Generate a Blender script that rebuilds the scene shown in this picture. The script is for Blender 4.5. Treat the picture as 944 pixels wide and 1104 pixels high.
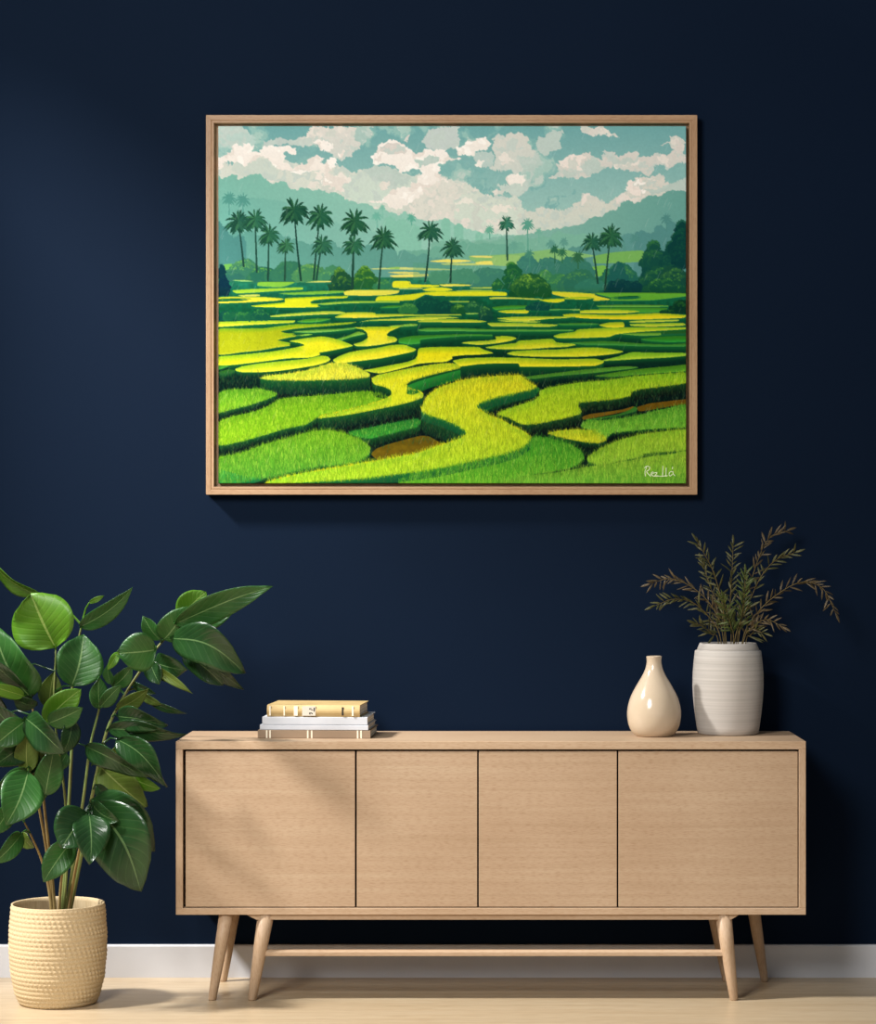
import bpy, bmesh, math, random
import numpy as np
from mathutils import Vector, Matrix, noise as mnoise

for o in list(bpy.data.objects):
    bpy.data.objects.remove(o, do_unlink=True)
scene = bpy.context.scene
C = scene.collection
R = math.radians

# ------------------------------------------------------------------ camera
FPX, VX, VY, DW, CH = 2600.0, 525.0, 585.0, 7.298, 1.3137   # focal px, vanishing point, wall distance, eye height
cam_d = bpy.data.cameras.new('camera'); cam = bpy.data.objects.new('camera', cam_d); C.objects.link(cam)
cam.location = (0, -DW, CH); cam.rotation_euler = (R(90), 0, 0)
cam_d.sensor_fit = 'HORIZONTAL'; cam_d.sensor_width = 36.0; cam_d.lens = FPX / 944 * 36
cam_d.shift_x = (472 - VX) / 944; cam_d.shift_y = (VY - 552) / 944
cam_d.clip_end = 60
scene.camera = cam

# ------------------------------------------------------------------ light
w = bpy.data.worlds.new('world'); scene.world = w; w.use_nodes = True
bg = w.node_tree.nodes['Background']; bg.inputs[0].default_value = (0.80, 0.90, 1.0, 1); bg.inputs[1].default_value = 0.18

def area(name, loc, target, power, size, col, spread=180, shape='DISK'):
    d = bpy.data.lights.new(name, 'AREA'); d.shape = shape; d.size = size; d.energy = power; d.color = col
    d.spread = R(spread)
    o = bpy.data.objects.new(name, d); C.objects.link(o); o.location = loc
    o.rotation_euler = (Vector(target) - Vector(loc)).to_track_quat('-Z', 'Y').to_euler()
    return o
area('key_light', (-4.3, -1.75, 4.95), (-0.4, -0.2, 1.0), 790, 0.66, (1.0, 0.985, 0.965))
area('fill_light', (-1.8, -4.8, 3.4), (0.0, 0, 1.2), 232, 1.7, (1.0, 0.975, 0.945))

scene.view_settings.view_transform = 'Standard'; scene.view_settings.look = 'None'
scene.view_settings.gamma = 1.0; scene.view_settings.use_curve_mapping = False
scene.view_settings.exposure = 0.0

# ------------------------------------------------------------------ helpers
def pix(px, py, y):
    """world point seen at photo pixel (px, py) on the plane at depth y"""
    d = DW + y
    return Vector(((px - VX) / FPX * d, y, CH - (py - VY) / FPX * d))

def s2l(c):
    return tuple(((v / 255) / 12.92 if v / 255 <= 0.04045 else ((v / 255 + 0.055) / 1.055) ** 2.4) for v in c[:3])

def link(name, me, m=None, parent=None, smooth=False):
    o = bpy.data.objects.new(name, me); C.objects.link(o)
    if m: me.materials.append(m)
    if parent: o.parent = parent
    if smooth:
        me.polygons.foreach_set('use_smooth', [True] * len(me.polygons))
    return o

def obj(name, bm, m=None, parent=None, smooth=False, bevel=0, angle=35):
    me = bpy.data.meshes.new(name)
    bmesh.ops.recalc_face_normals(bm, faces=bm.faces[:])
    bm.to_mesh(me); bm.free()
    o = link(name, me, m, parent, smooth)
    if bevel:
        b = o.modifiers.new('bevel', 'BEVEL'); b.width = bevel; b.segments = 2; b.limit_method = 'ANGLE'; b.angle_limit = R(angle)
    return o

def tag(o, label=None, cat=None, group=None, kind=None):
    if label: o['label'] = label
    if cat: o['category'] = cat
    if group: o['group'] = group
    if kind: o['kind'] = kind
    return o

def thing(name, label, cat, loc=(0, 0, 0), rz=0, group=None):
    o = bpy.data.objects.new(name, None); C.objects.link(o); o.location = loc; o.rotation_euler = (0, 0, rz)
    o.empty_display_size = 0.05
    return tag(o, label, cat, group)

def box(bm, x0, x1, y0, y1, z0, z1):
    v = [bm.verts.new(p) for p in ((x0,y0,z0),(x1,y0,z0),(x1,y1,z0),(x0,y1,z0),(x0,y0,z1),(x1,y0,z1),(x1,y1,z1),(x0,y1,z1))]
    for f in ((0,1,2,3),(4,5,6,7),(0,1,5,4),(1,2,6,5),(2,3,7,6),(3,0,4,7)):
        bm.faces.new([v[i] for i in f])

def prism(bm, poly, axis, a, b):
    """extrude a 2D polygon along axis from a to b (axis 0:x uses (y,z), 1:y uses (x,z), 2:z uses (x,y))"""
    def P(p, t):
        return (t, p[0], p[1]) if axis == 0 else (p[0], t, p[1]) if axis == 1 else (p[0], p[1], t)
    A = [bm.verts.new(P(p, a)) for p in poly]; B = [bm.verts.new(P(p, b)) for p in poly]
    n = len(poly)
    bm.faces.new(A); bm.faces.new(B)
    for i in range(n):
        bm.faces.new((A[i], A[(i+1) % n], B[(i+1) % n], B[i]))

def tube(bm, pts, radii, seg=10, caps=True):
    pts = [Vector(p) for p in pts]; n = len(pts); rings = []
    up = Vector((0.13, 1, 0.21)).normalized()
    for i, p in enumerate(pts):
        t = (pts[min(i+1, n-1)] - pts[max(i-1, 0)]).normalized()
        u = t.cross(up)
        u = u.normalized() if u.length > 1e-6 else t.orthogonal().normalized()
        v = t.cross(u)
        r = radii[i] if hasattr(radii, '__len__') else radii
        rings.append([bm.verts.new(p + (u * math.cos(2*math.pi*k/seg) + v * math.sin(2*math.pi*k/seg)) * r) for k in range(seg)])
    for i in range(n-1):
        for k in range(seg):
            bm.faces.new((rings[i][k], rings[i][(k+1) % seg], rings[i+1][(k+1) % seg], rings[i+1][k]))
    if caps:
        bm.faces.new(rings[0]); bm.faces.new(rings[-1])

def lathe(bm, prof, seg=64, closed_bottom=True):
    rings = []
    for r, z in prof:
        rings.append([bm.verts.new((r*math.cos(2*math.pi*k/seg), r*math.sin(2*math.pi*k/seg), z)) for k in range(seg)])
    for i in range(len(rings)-1):
        for k in range(seg):
            bm.faces.new((rings[i][k], rings[i][(k+1) % seg], rings[i+1][(k+1) % seg], rings[i+1][k]))
    bm.faces.new(rings[0]); bm.faces.new(rings[-1])

def spline(pts, n):
    """Catmull-Rom through open list of tuples -> n*(len-1)+1 samples"""
    P = [np.array(p, float) for p in pts]; P = [2*P[0]-P[1]] + P + [2*P[-1]-P[-2]]
    out = []
    for i in range(1, len(P)-2):
        for k in range(n):
            t = k / n; a, b, c, d = P[i-1:i+3]
            out.append(0.5*((2*b) + (c-a)*t + (2*a-5*b+4*c-d)*t*t + (3*b-a-3*c+d)*t**3))
    out.append(P[-2]); return out

# ------------------------------------------------------------------ materials
class M:
    def __init__(s, name, col=(200,200,200), rough=0.6, spec=0.5):
        s.m = bpy.data.materials.new(name); s.m.use_nodes = True
        s.nt = s.m.node_tree; s.N = s.nt.nodes; s.L = s.nt.links
        s.b = s.N['Principled BSDF']; s.b.inputs['Base Color'].default_value = (*s2l(col), 1)
        s.b.inputs['Roughness'].default_value = rough; s.b.inputs['Specular IOR Level'].default_value = spec
    def node(s, t, **k):
        n = s.N.new(t)
        for a, v in k.items():
            if hasattr(n, a): setattr(n, a, v)
            else: n.inputs[a.replace('_', ' ')].default_value = v
        return n
    def coords(s, scale=(1,1,1), rot=(0,0,0), kind='Object'):
        t = s.N.new('ShaderNodeTexCoord'); m = s.N.new('ShaderNodeMapping')
        m.inputs['Scale'].default_value = scale; m.inputs['Rotation'].default_value = rot
        s.L.new(t.outputs[kind], m.inputs['Vector']); return m.outputs[0]
    def noise(s, vec, scale=5, detail=4, rough=0.5, dist=0):
        n = s.N.new('ShaderNodeTexNoise'); n.inputs['Scale'].default_value = scale; n.inputs['Detail'].default_value = detail
        n.inputs['Roughness'].default_value = rough; n.inputs['Distortion'].default_value = dist
        s.L.new(vec, n.inputs['Vector']); return n.outputs['Fac']
    def ramp(s, fac, stops):
        r = s.N.new('ShaderNodeValToRGB'); e = r.color_ramp.elements
        while len(e) < len(stops): e.new(0.5)
        for el, (p, c) in zip(e, stops): el.position = p; el.color = (*s2l(c), 1)
        s.L.new(fac, r.inputs[0]); return r.outputs[0]
    def mix(s, f, a, b, mode='MIX'):
        n = s.N.new('ShaderNodeMix'); n.data_type = 'RGBA'; n.blend_type = mode
        for v, i in ((f, 0), (a, 6), (b, 7)):
            if hasattr(v, 'is_linked'): s.L.new(v, n.inputs[i])
            elif i == 0: n.inputs[0].default_value = v
            else: n.inputs[i].default_value = (*s2l(v), 1)
        return n.outputs[2]
    def base(s, c): s.L.new(c, s.b.inputs['Base Color']); return s
    def bump(s, h, strength=0.2, dist=0.002):
        n = s.N.new('ShaderNodeBump'); n.inputs['Strength'].default_value = strength; n.inputs['Distance'].default_value = dist
        s.L.new(h, n.inputs['Height']); s.L.new(n.outputs[0], s.b.inputs['Normal']); return s

def wood(name, light, mid, dark, axis=0, rough=0.5, fine=1.0):
    light, mid, dark = (tuple(v*k_ for v, k_ in zip(c, (0.945, 0.922, 0.935))) for c in (light, mid, dark))
    m = M(name, mid, rough, 0.35)
    st = [40.0, 40.0, 40.0]; st[axis] = 0.9
    v = m.coords(st)
    n1 = m.noise(v, 1.6, 6, 0.6, 0.6)
    st2 = [420.0, 420.0, 420.0]; st2[axis] = 60.0
    n2 = m.noise(m.coords(st2), 1.0*fine, 2, 0.5)
    n3 = m.noise(m.coords((2.2, 2.2, 2.2)), 1.3, 2, 0.5)
    c = m.ramp(n1, ((0.25, dark), (0.5, mid), (0.75, light)))
    c2 = m.ramp(n2, ((0.34, tuple(v*1.08 for v in mid)), (0.52, (255, 255, 255))))
    c = m.mix(0.30, c, c2, 'MULTIPLY')
    c3 = m.ramp(n3, ((0.3, (232, 225, 218)), (0.7, (255, 255, 255))))
    c = m.mix(0.6, c, c3, 'MULTIPLY')
    m.base(c); m.bump(n2, 0.18, 0.0006)
    return m.m
# ------------------------------------------------------------------ the setting
mw = M('navy_wall_paint', (8, 19, 36), 0.72, 0.16)
mw.b.inputs['Specular Tint'].default_value = (0.40, 0.65, 1.0, 1)
n_ = mw.noise(mw.coords((1, 1, 1)), 1.1, 3, 0.5)
mw.base(mw.ramp(n_, ((0.3, (7, 17, 34)), (0.7, (8, 19, 37)))))
mw.bump(mw.noise(mw.coords((1, 1, 1)), 260, 3, 0.6), 0.06, 0.0006)
mwhite = M('white_trim_paint', (226, 226, 226), 0.45, 0.4)
mwhite.base(mwhite.ramp(mwhite.noise(mwhite.coords((1, 1, 1)), 6, 3), ((0.3, (202, 203, 207)), (0.7, (208, 209, 213)))))

mf = M('oak_floor', (205, 180, 145), 0.34, 0.45)
br = mf.N.new('ShaderNodeTexBrick'); br.offset = 0.37; br.inputs['Scale'].default_value = 1.0
br.inputs['Brick Width'].default_value = 7.5; br.inputs['Row Height'].default_value = 0.19
br.inputs['Mortar Size'].default_value = 0.0016; br.inputs['Mortar Smooth'].default_value = 0.3
br.inputs['Color1'].default_value = (*s2l((192, 174, 146)), 1); br.inputs['Color2'].default_value = (*s2l((186, 168, 139)), 1)
br.inputs['Mortar'].default_value = (*s2l((172, 150, 120)), 1)
tc = mf.N.new('ShaderNodeTexCoord'); mp = mf.N.new('ShaderNodeMapping'); mp.inputs['Location'].default_value = (3.2, 0.085, 0)
mf.L.new(tc.outputs['Object'], mp.inputs['Vector']); mf.L.new(mp.outputs[0], br.inputs['Vector'])
g1 = mf.noise(mf.coords((1.0, 30, 1)), 1.5, 6, 0.6, 0.5)
g2 = mf.noise(mf.coords((14, 320, 1)), 1.0, 2, 0.5)
c_ = mf.mix(0.75, br.outputs['Color'], mf.ramp(g1, ((0.3, (232, 220, 203)), (0.65, (255, 255, 255)))), 'MULTIPLY')
c_ = mf.mix(0.35, c_, mf.ramp(g2, ((0.38, (200, 180, 156)), (0.55, (255, 255, 255)))), 'MULTIPLY')
mf.base(c_); mf.bump(br.outputs['Fac'], 0.15, 0.001)
mf.N['Bump'].invert = True

bm = bmesh.new(); box(bm, -2.52, 3.4, -8.4, 0.12, -0.1, 0)
tag(obj('floor', bm, mf.m), kind='structure')
bm = bmesh.new(); box(bm, -2.52, 3.4, 0.0, 0.12, 0, 4.4)
tag(obj('wall_back', bm, mw.m), kind='structure')
bm = bmesh.new()                                   # wall to the left, outside the frame, with the window the light comes through
WX0, WX1, WY0, WY1, WZ0, WZ1 = -2.52, -2.40, -3.4, -0.60, 0.35, 3.50
box(bm, WX0, WX1, -8.4, WY0, 0, 4.4); box(bm, WX0, WX1, WY1, 0.0, 0, 4.4)
box(bm, WX0, WX1, WY0, WY1, 0, WZ0); box(bm, WX0, WX1, WY0, WY1, WZ1, 4.4)
tag(obj('wall_left', bm, mw.m), kind='structure')
bm = bmesh.new()
prism(bm, [(0.0, 0.0), (-0.016, 0.0), (-0.016, 0.094), (-0.013, 0.0985), (0.0, 0.0985)], 0, -2.38, 3.4)
tag(obj('baseboard_back', bm, mwhite.m), kind='structure')
bm = bmesh.new()
prism(bm, [(-2.40, 0.0), (-2.384, 0.0), (-2.384, 0.094), (-2.387, 0.0985), (-2.40, 0.0985)], 1, -8.4, 0.0)
tag(obj('baseboard_left', bm, mwhite.m), kind='structure')
# ------------------------------------------------------------------ framed painting: the picture is brushed into a colour attribute of the canvas
SS = 3
PX0, PY0, PX1, PY1 = 235.3, 136.0, 739.3, 521.0
PW, PH = int((PX1-PX0)*SS), int((PY1-PY0)*SS)
img = np.zeros((PH, PW, 3), np.float32)
rs = np.random.RandomState(7)

def vnoise(h, w_, cell, seed):
    """smooth value noise in [0,1]"""
    r = np.random.RandomState(seed)
    gh, gw = int(h/cell)+3, int(w_/cell)+3
    g = r.rand(gh, gw).astype(np.float32)
    y = np.arange(h)/cell; x = np.arange(w_)/cell
    yi = y.astype(int); xi = x.astype(int); fy = (y-yi)[:, None]; fx = (x-xi)[None, :]
    fy = fy*fy*(3-2*fy); fx = fx*fx*(3-2*fx)
    a = g[yi][:, xi]; b = g[yi][:, xi+1]; c = g[yi+1][:, xi]; d = g[yi+1][:, xi+1]
    return a*(1-fy)*(1-fx)+b*(1-fy)*fx+c*fy*(1-fx)+d*fy*fx
def fbm(cell, seed, oct=4):
    t = np.zeros((PH, PW), np.float32); a = 1; s = 0
    for k_ in range(oct):
        t += a*vnoise(PH, PW, max(cell, 2), seed+k_*17); s += a; a *= 0.5; cell /= 2
    return t/s

def crom(pts, n=6):
    P = np.array(pts, float); m = len(P); out = []
    for i in range(m):
        a, b, c, d = P[i-1], P[i], P[(i+1) % m], P[(i+2) % m]
        t = np.linspace(0, 1, n, endpoint=False)[:, None]
        # centripetal-ish: limit overshoot by clamping tangents
        m1 = (c-a)*0.27; m2 = (d-b)*0.27
        L = np.linalg.norm(c-b)+1e-6
        for q in (m1, m2):
            nq = np.linalg.norm(q)
            if nq > L: q *= L/nq
        out.append((2*t**3-3*t**2+1)*b + (t**3-2*t**2+t)*m1 + (-2*t**3+3*t**2)*c + (t**3-t**2)*m2)
    return np.concatenate(out)
def jag(pts, amp, step=1.4, seed=0):
    P = np.array(pts, float); out = []; r = np.random.RandomState(seed)
    for i in range(len(P)):
        a, b = P[i], P[(i+1) % len(P)]; L = np.linalg.norm(b-a); n = max(1, int(L/step))
        d = (b-a)/(L+1e-6); nr = np.array([-d[1], d[0]])
        for k_ in range(n):
            o_ = (r.rand()-0.5)*2*amp if not (i == 0 and k_ == 0) else 0
            out.append(a+(b-a)*k_/n + nr*o_ + d*(r.rand()-0.5)*step*0.8)
    return np.array(out)
def mask_of(P):
    """even-odd fill of a polygon in photo pixels -> (y0, x0, mask)"""
    Q = np.array(P, float); x = (Q[:, 0]-PX0)*SS-0.5; y = (Q[:, 1]-PY0)*SS-0.5
    y0 = max(0, int(math.floor(y.min()))); y1 = min(PH-1, int(math.ceil(y.max())))
    x0 = max(0, int(math.floor(x.min()))); x1 = min(PW-1, int(math.ceil(x.max())))
    if y1 < y0 or x1 < x0: return None
    h, w_ = y1-y0+1, x1-x0+2
    tog = np.zeros((h, w_), np.int32)
    xn, yn = np.roll(x, -1), np.roll(y, -1)
    for xa, ya, xb, yb in zip(x, y, xn, yn):
        if ya == yb: continue
        if ya > yb: xa, ya, xb, yb = xb, yb, xa, ya
        r0 = max(int(math.ceil(ya)), y0); r1 = min(int(math.ceil(yb)), y1+1)
        if r1 <= r0: continue
        rr = np.arange(r0, r1); xc = np.ceil(xa+(rr-ya)*(xb-xa)/(yb-ya)).astype(int)
        np.add.at(tog, (rr-y0, np.clip(xc-x0, 0, w_-1)), 1)
    m = (np.cumsum(tog, axis=1) % 2).astype(bool)[:, :w_-1]
    return y0, x0, m
def paint(P, col, col2=None, alpha=1.0, horiz=False, tex=0.0):
    r = mask_of(P)
    if r is None: return None
    y0, x0, m = r; h, w_ = m.shape
    c = np.array(col, np.float32)
    if col2 is not None:
        t = (np.linspace(0, 1, w_)[None, :] if horiz else np.linspace(0, 1, h)[:, None])[..., None]
        c = c*(1-t)+np.array(col2, np.float32)*t
        c = np.broadcast_to(c, (h, w_, 3))
    else: c = np.broadcast_to(c, (h, w_, 3))
    if tex: c = c*(1+tex*(TEX[y0:y0+h, x0:x0+w_, None]-0.5))
    sub = img[y0:y0+h, x0:x0+w_]
    sub[m] = sub[m]*(1-alpha)+c[m]*alpha
    return r
TEX = fbm(14, 5, 3)
def poly(P, col, col2=None, **k): return paint(crom(P), col, col2, **k)
def rough(P, col, col2=None, amp=1.2, seed=1, **k): return paint(jag(P, amp, 1.5, seed), col, col2, **k)
def disc(x, y, r, col, sq=1.0, bump=0.12, seed=0, alpha=1.0, n=26):
    q = np.random.RandomState(seed+int(x*7+y*3)); a = np.linspace(0, 2*math.pi, n, endpoint=False)
    rr = r*(1+bump*(q.rand(n)-0.5)*2)
    paint(np.stack([x+rr*np.cos(a), y+rr*sq*np.sin(a)], 1), col, alpha=alpha)
def line(P, w0, w1, col, alpha=1.0):
    Q = np.array(spline([tuple(p) for p in P], 6)) if len(P) > 2 else np.array(P, float)
    d = np.gradient(Q, axis=0); d /= (np.linalg.norm(d, axis=1)[:, None]+1e-9); nr = np.stack([-d[:, 1], d[:, 0]], 1)
    ww = np.linspace(w0, w1, len(Q))[:, None]/2
    paint(np.concatenate([Q+nr*ww, (Q-nr*ww)[::-1]]), col, alpha=alpha)
def strokes(x, y, dx, dy, ln, col, wd=2, alpha=0.85):
    """many thin brush strokes at once; x,y in photo px, ln in photo px"""
    n = int(max(ln)*SS)+1
    X_ = (x-PX0)*SS; Y_ = (y-PY0)*SS
    for k_ in range(n):
        act = k_ < ln*SS; t = k_/np.maximum(ln*SS, 1)
        xi = (X_+dx*k_+0.35*dx*t*k_).astype(int); yi = (Y_+dy*k_).astype(int)
        for o_ in range(wd):
            if o_ > 0: ok = act & (t < 0.62)
            else: ok = act
            xx = xi+o_; ok = ok & (xx >= 0) & (xx < PW) & (yi >= 0) & (yi < PH)
            img[yi[ok], xx[ok]] = img[yi[ok], xx[ok]]*(1-alpha)+col[ok]*alpha
def L(a, b, t): return tuple(a[i]+(b[i]-a[i])*t for i in range(3))

# --- sky
yy = np.linspace(0, 1, PH)[:, None, None]
img[:] = np.array((112, 168, 168), np.float32)*(1-np.clip(yy*3, 0, 1))+np.array((172, 208, 196), np.float32)*np.clip(yy*3, 0, 1)
nz_ = fbm(60, 40, 5)
for thr, col in ((0.54, (128, 180, 176)), (0.60, (148, 192, 184)), (0.66, (168, 202, 192))):
    m_ = (nz_ > thr); m_[int(125*SS):] = False; m_[:, int(384*SS):] = False
    img[m_] = np.array(col, np.float32)
TEALG, PALE, BEIGE, WHITE = (182, 206, 198), (204, 214, 204), (222, 218, 208), (247, 241, 233)
# pale masses
rough([(235,136),(262,137),(270,143),(275,149),(273,160),(266,166),(250,172),(235,176)], (190,211,203), (172,204,196), seed=2, amp=1.6)
rough([(235,158),(246,158),(252,164),(242,170),(235,172)], (160,200,192), seed=3)
rough([(235,178),(262,172),(290,168),(330,178),(362,178),(382,184),(405,190),(440,188),(470,190),(500,196),(530,214),(560,216),(560,256),(300,256),(235,200)], (214,218,207), (212,222,208), seed=4, amp=2.2)
rough([(250,178),(290,172),(300,186),(296,196),(270,190),(255,190)], (203,214,203), seed=6)
rough([(283,152),(292,149),(306,150),(318,150),(335,152),(340,158),(322,156),(300,156),(286,160)], (190,204,198), seed=7)
rough([(322,156),(331,146),(335,137),(400,137),(398,147),(390,154),(383,163),(376,171),(362,172),(352,161),(338,157)], (222,218,209), (206,212,204), seed=8, amp=1.8)
rough([(383,137),(400,137),(399,148),(388,156),(384,150)], (172,200,192), seed=80)
rough([(337,153),(350,152),(360,156),(358,164),(350,162),(342,158)], WHITE, seed=9)
rough([(362,166),(371,163),(370,168),(364,169)], WHITE, seed=10)
rough([(360,192),(385,186),(400,181),(425,184),(448,190),(452,200),(440,210),(425,222),(400,222),(372,214)], (203,216,205), (206,222,208), seed=11, amp=2)
rough([(390,184),(402,180),(418,180),(432,188),(446,190),(442,197),(420,200),(400,194)], (190,207,198), seed=12)
rough([(455,156),(462,140),(476,136),(492,137),(494,160),(480,160),(470,162)], (196,208,203), seed=13)
rough([(449,206),(462,198),(478,192),(492,196),(500,214),(515,236),(500,246),(440,240),(430,230)], (221,221,210), seed=14, amp=2)
rough([(534,146),(545,147),(560,142),(569,151),(568,160),(576,165),(582,176),(575,184),(560,185),(555,191),(548,184),(524,182),(535,173),(530,165)], (214,214,204), (206,214,205), seed=15, amp=1.7)
rough([(578,152),(590,144),(606,140),(603,152),(606,160),(597,162),(590,168),(580,166)], (190,207,199), seed=16, amp=1.6)
rough([(560,170),(578,168),(584,178),(574,186),(562,188)], (186,206,197), seed=17)
rough([(532,200),(548,198),(566,190),(570,204),(560,212),(545,208)], (199,214,204), seed=18)
rough([(530,206),(543,205),(542,212),(533,212)], (220,220,210), seed=19)
rough([(510,165),(528,162),(532,172),(526,180),(514,180)], (186,206,199), seed=81)
rough([(490,214),(512,206),(530,212),(545,214),(552,210),(560,217),(566,230),(560,256),(490,256)], (212,220,207), (208,224,210), seed=20, amp=1.6)
rough([(556,232),(566,227),(576,228),(584,223),(592,225),(600,228),(610,227),(618,221),(628,210),(640,211),(650,217),(656,220),(661,212),(669,209),(673,202),(679,195),(691,190),(699,194),(704,189),(712,189),(716,198),(724,200),(739,192),(739,214),(690,222),(650,240),(620,256),(556,256)], (221,216,205), (205,216,203), seed=21, amp=1.5)
rough([(600,176),(606,172),(613,168),(628,166),(637,165),(641,171),(648,172),(650,162),(659,165),(668,169),(676,166),(683,164),(690,170),(700,169),(706,166),(716,167),(721,166),(724,160),(718,156),(712,156),(719,152),(721,147),(730,147),(737,150),(739,176),(730,176),(722,180),(718,184),(712,178),(704,179),(699,190),(690,186),(680,184),(668,182),(655,182),(650,179),(641,188),(630,190),(620,194),(610,191),(602,191),(595,194),(592,190),(602,186)], (222,216,207), (212,212,203), seed=22, amp=1.4)
rough([(626,178),(636,170),(646,174),(650,182),(640,188),(630,188)], (190,207,198), seed=23)
rough([(655,166),(666,172),(680,170),(688,176),(672,178),(658,178)], (196,208,199), seed=24)
rough([(622,136),(650,137),(656,144),(668,149),(655,148),(640,145),(628,142)], (222,218,209), seed=25)
rough([(604,180),(612,186),(622,188),(616,193),(606,190)], (194,208,199), seed=26)
rough([(696,204),(712,200),(726,196),(739,190),(739,207),(722,206),(700,210)], (190,207,198), seed=27)
# bright whites
rough([(235,172),(243,168),(250,163),(255,154),(262,157),(265,152),(270,156),(274,156),(272,163),(277,165),(284,158),(292,157),(303,158),(312,159),(321,159),(320,166),(314,166),(308,164),(309,172),(306,174),(312,177),(316,181),(322,179),(326,175),(330,178),(334,172),(342,166),(350,170),(343,174),(349,178),(354,173),(358,170),(362,172),(362,182),(350,185),(340,184),(330,186),(318,187),(308,186),(300,184),(294,177),(288,171),(282,170),(275,174),(268,177),(258,177),(248,174),(240,176),(235,184)], WHITE, (240,232,222), seed=30, amp=1.1)
rough([(340,186),(352,184),(362,190),(376,188),(378,192),(371,200),(372,209),(362,205),(350,200),(342,196)], (238,232,222), seed=31)
rough([(399,170),(405,167),(406,160),(412,155),(418,151),(428,152),(434,155),(438,158),(442,164),(450,164),(454,162),(462,160),(470,162),(475,160),(482,168),(492,173),(480,175),(473,178),(474,186),(475,192),(484,196),(470,197),(460,204),(455,209),(452,215),(440,220),(432,225),(428,229),(416,219),(400,218),(395,217),(413,215),(418,210),(422,204),(430,200),(440,200),(448,195),(452,187),(450,181),(440,184),(430,186),(425,180),(415,178),(405,178)], WHITE, (240,234,224), seed=32, amp=1.2)
rough([(409,162),(418,155),(428,155),(436,160),(438,166),(425,166),(412,166)], (218,212,204), seed=33)
rough([(450,172),(460,168),(472,170),(472,176),(458,178),(450,180)], (182,206,196), seed=34)
rough([(408,198),(420,196),(420,203),(410,204)], (226,224,212), seed=35)
rough([(436,150),(440,146),(440,154)], (214,214,206), seed=36)
rough([(490,160),(500,158),(502,150),(511,152),(522,146),(530,155),(526,160),(512,163),(511,168),(502,167),(495,168)], (242,236,226), seed=37)
rough([(510,178),(517,171),(520,175),(520,182),(513,181)], (242,238,228), seed=38)
rough([(537,168),(546,163),(549,170),(555,175),(550,178),(540,178)], (232,228,218), seed=39)
rough([(543,193),(550,188),(558,187),(565,190),(562,200),(555,199),(547,198)], (244,238,228), seed=40)
rough([(490,220),(500,214),(509,216),(520,220),(520,224),(508,221),(498,220)], (234,232,220), seed=41)
rough([(530,224),(545,221),(552,223),(545,229),(534,230)], (236,232,220), seed=42)
rough([(490,172),(496,170),(495,173)], WHITE, seed=43)
rough([(602,174),(612,169),(626,167),(630,170),(622,178),(628,184),(618,182),(606,180)], (238,228,218), seed=44)
rough([(664,178),(676,176),(690,174),(688,178),(672,182),(660,184)], (238,230,220), seed=45)
rough([(706,168),(716,168),(722,174),(718,180),(712,176)], (234,226,216), seed=46)
rough([(670,203),(679,196),(690,191),(694,197),(690,202),(696,206),(684,212),(674,208)], (240,230,220), seed=47)
rough([(626,214),(634,209),(646,214),(636,217),(624,222)], (234,226,216), seed=48)
rough([(660,214),(672,207),(676,214),(690,214),(694,210),(690,217),(683,220),(674,216),(664,220)], (232,224,214), seed=49)

# broken brush edges and tone patches in the clouds
hs = int((262-PY0)*SS)
sky = img[:hs]; lum = sky.sum(2)
n1_, n2_, n3_ = fbm(26, 301, 4)[:hs], fbm(18, 311, 4)[:hs], fbm(40, 321, 5)[:hs]
for nz2, thr, lo_, hi_, colr, al in ((n1_, .57, 640, 700, (206,212,202), .8), (n2_, .60, 640, 690, (232,226,216), .85), (n3_, .60, 690, 760, (230,222,212), .9), (n1_, .63, 690, 760, (252,248,240), .9), (n2_, .58, 560, 640, (196,210,202), .8), (n3_, .68, 480, 580, (138,186,180), .6)):
    m_ = (nz2 > thr) & (lum >= lo_) & (lum < hi_); sky[m_] = sky[m_]*(1-al)+np.array(colr, np.float32)*al
wx = (fbm(22, 331, 4)[:hs]-.5)*30; wy = (fbm(22, 341, 4)[:hs]-.5)*26
gy, gx = np.mgrid[0:hs, 0:PW]
img[:hs] = sky[np.clip(gy+wy.astype(int), 0, hs-1), np.clip(gx+wx.astype(int), 0, PW-1)]

# --- hills
rough([(235,189),(240,193),(246,190),(250,188),(255,189),(257,194),(262,192),(268,189),(275,188),(280,188),(285,192),(290,195),(294,199),(302,195),(308,196),(312,203),(320,205),(325,203),(332,203),(337,206),(345,204),(350,206),(355,208),(362,208),(368,210),(372,215),(378,217),(385,219),(392,219),(400,222),(406,226),(412,224),(418,228),(425,230),(430,232),(436,228),(442,232),(450,236),(460,238),(470,238),(480,236),(490,242),(500,246),(515,250),(530,252),(560,254),(560,320),(235,320)], (124,184,168), (160,208,190), horiz=True, seed=50, amp=1.0)
rough([(235,216),(250,212),(300,216),(330,226),(350,236),(380,246),(420,252),(450,258),(450,320),(235,320)], (110,174,160), (140,194,178), horiz=True, seed=51, amp=1.5, alpha=0.75)
rough([(739,206),(730,206),(722,205),(716,208),(712,211),(700,211),(696,212),(690,217),(683,219),(676,216),(670,218),(664,226),(658,227),(652,230),(648,234),(640,233),(636,235),(632,238),(625,242),(615,244),(600,246),(590,248),(575,251),(560,254),(540,254),(500,262),(500,320),(739,320)], (142,192,174), (104,162,152), horiz=True, seed=52, amp=1.0)
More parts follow.
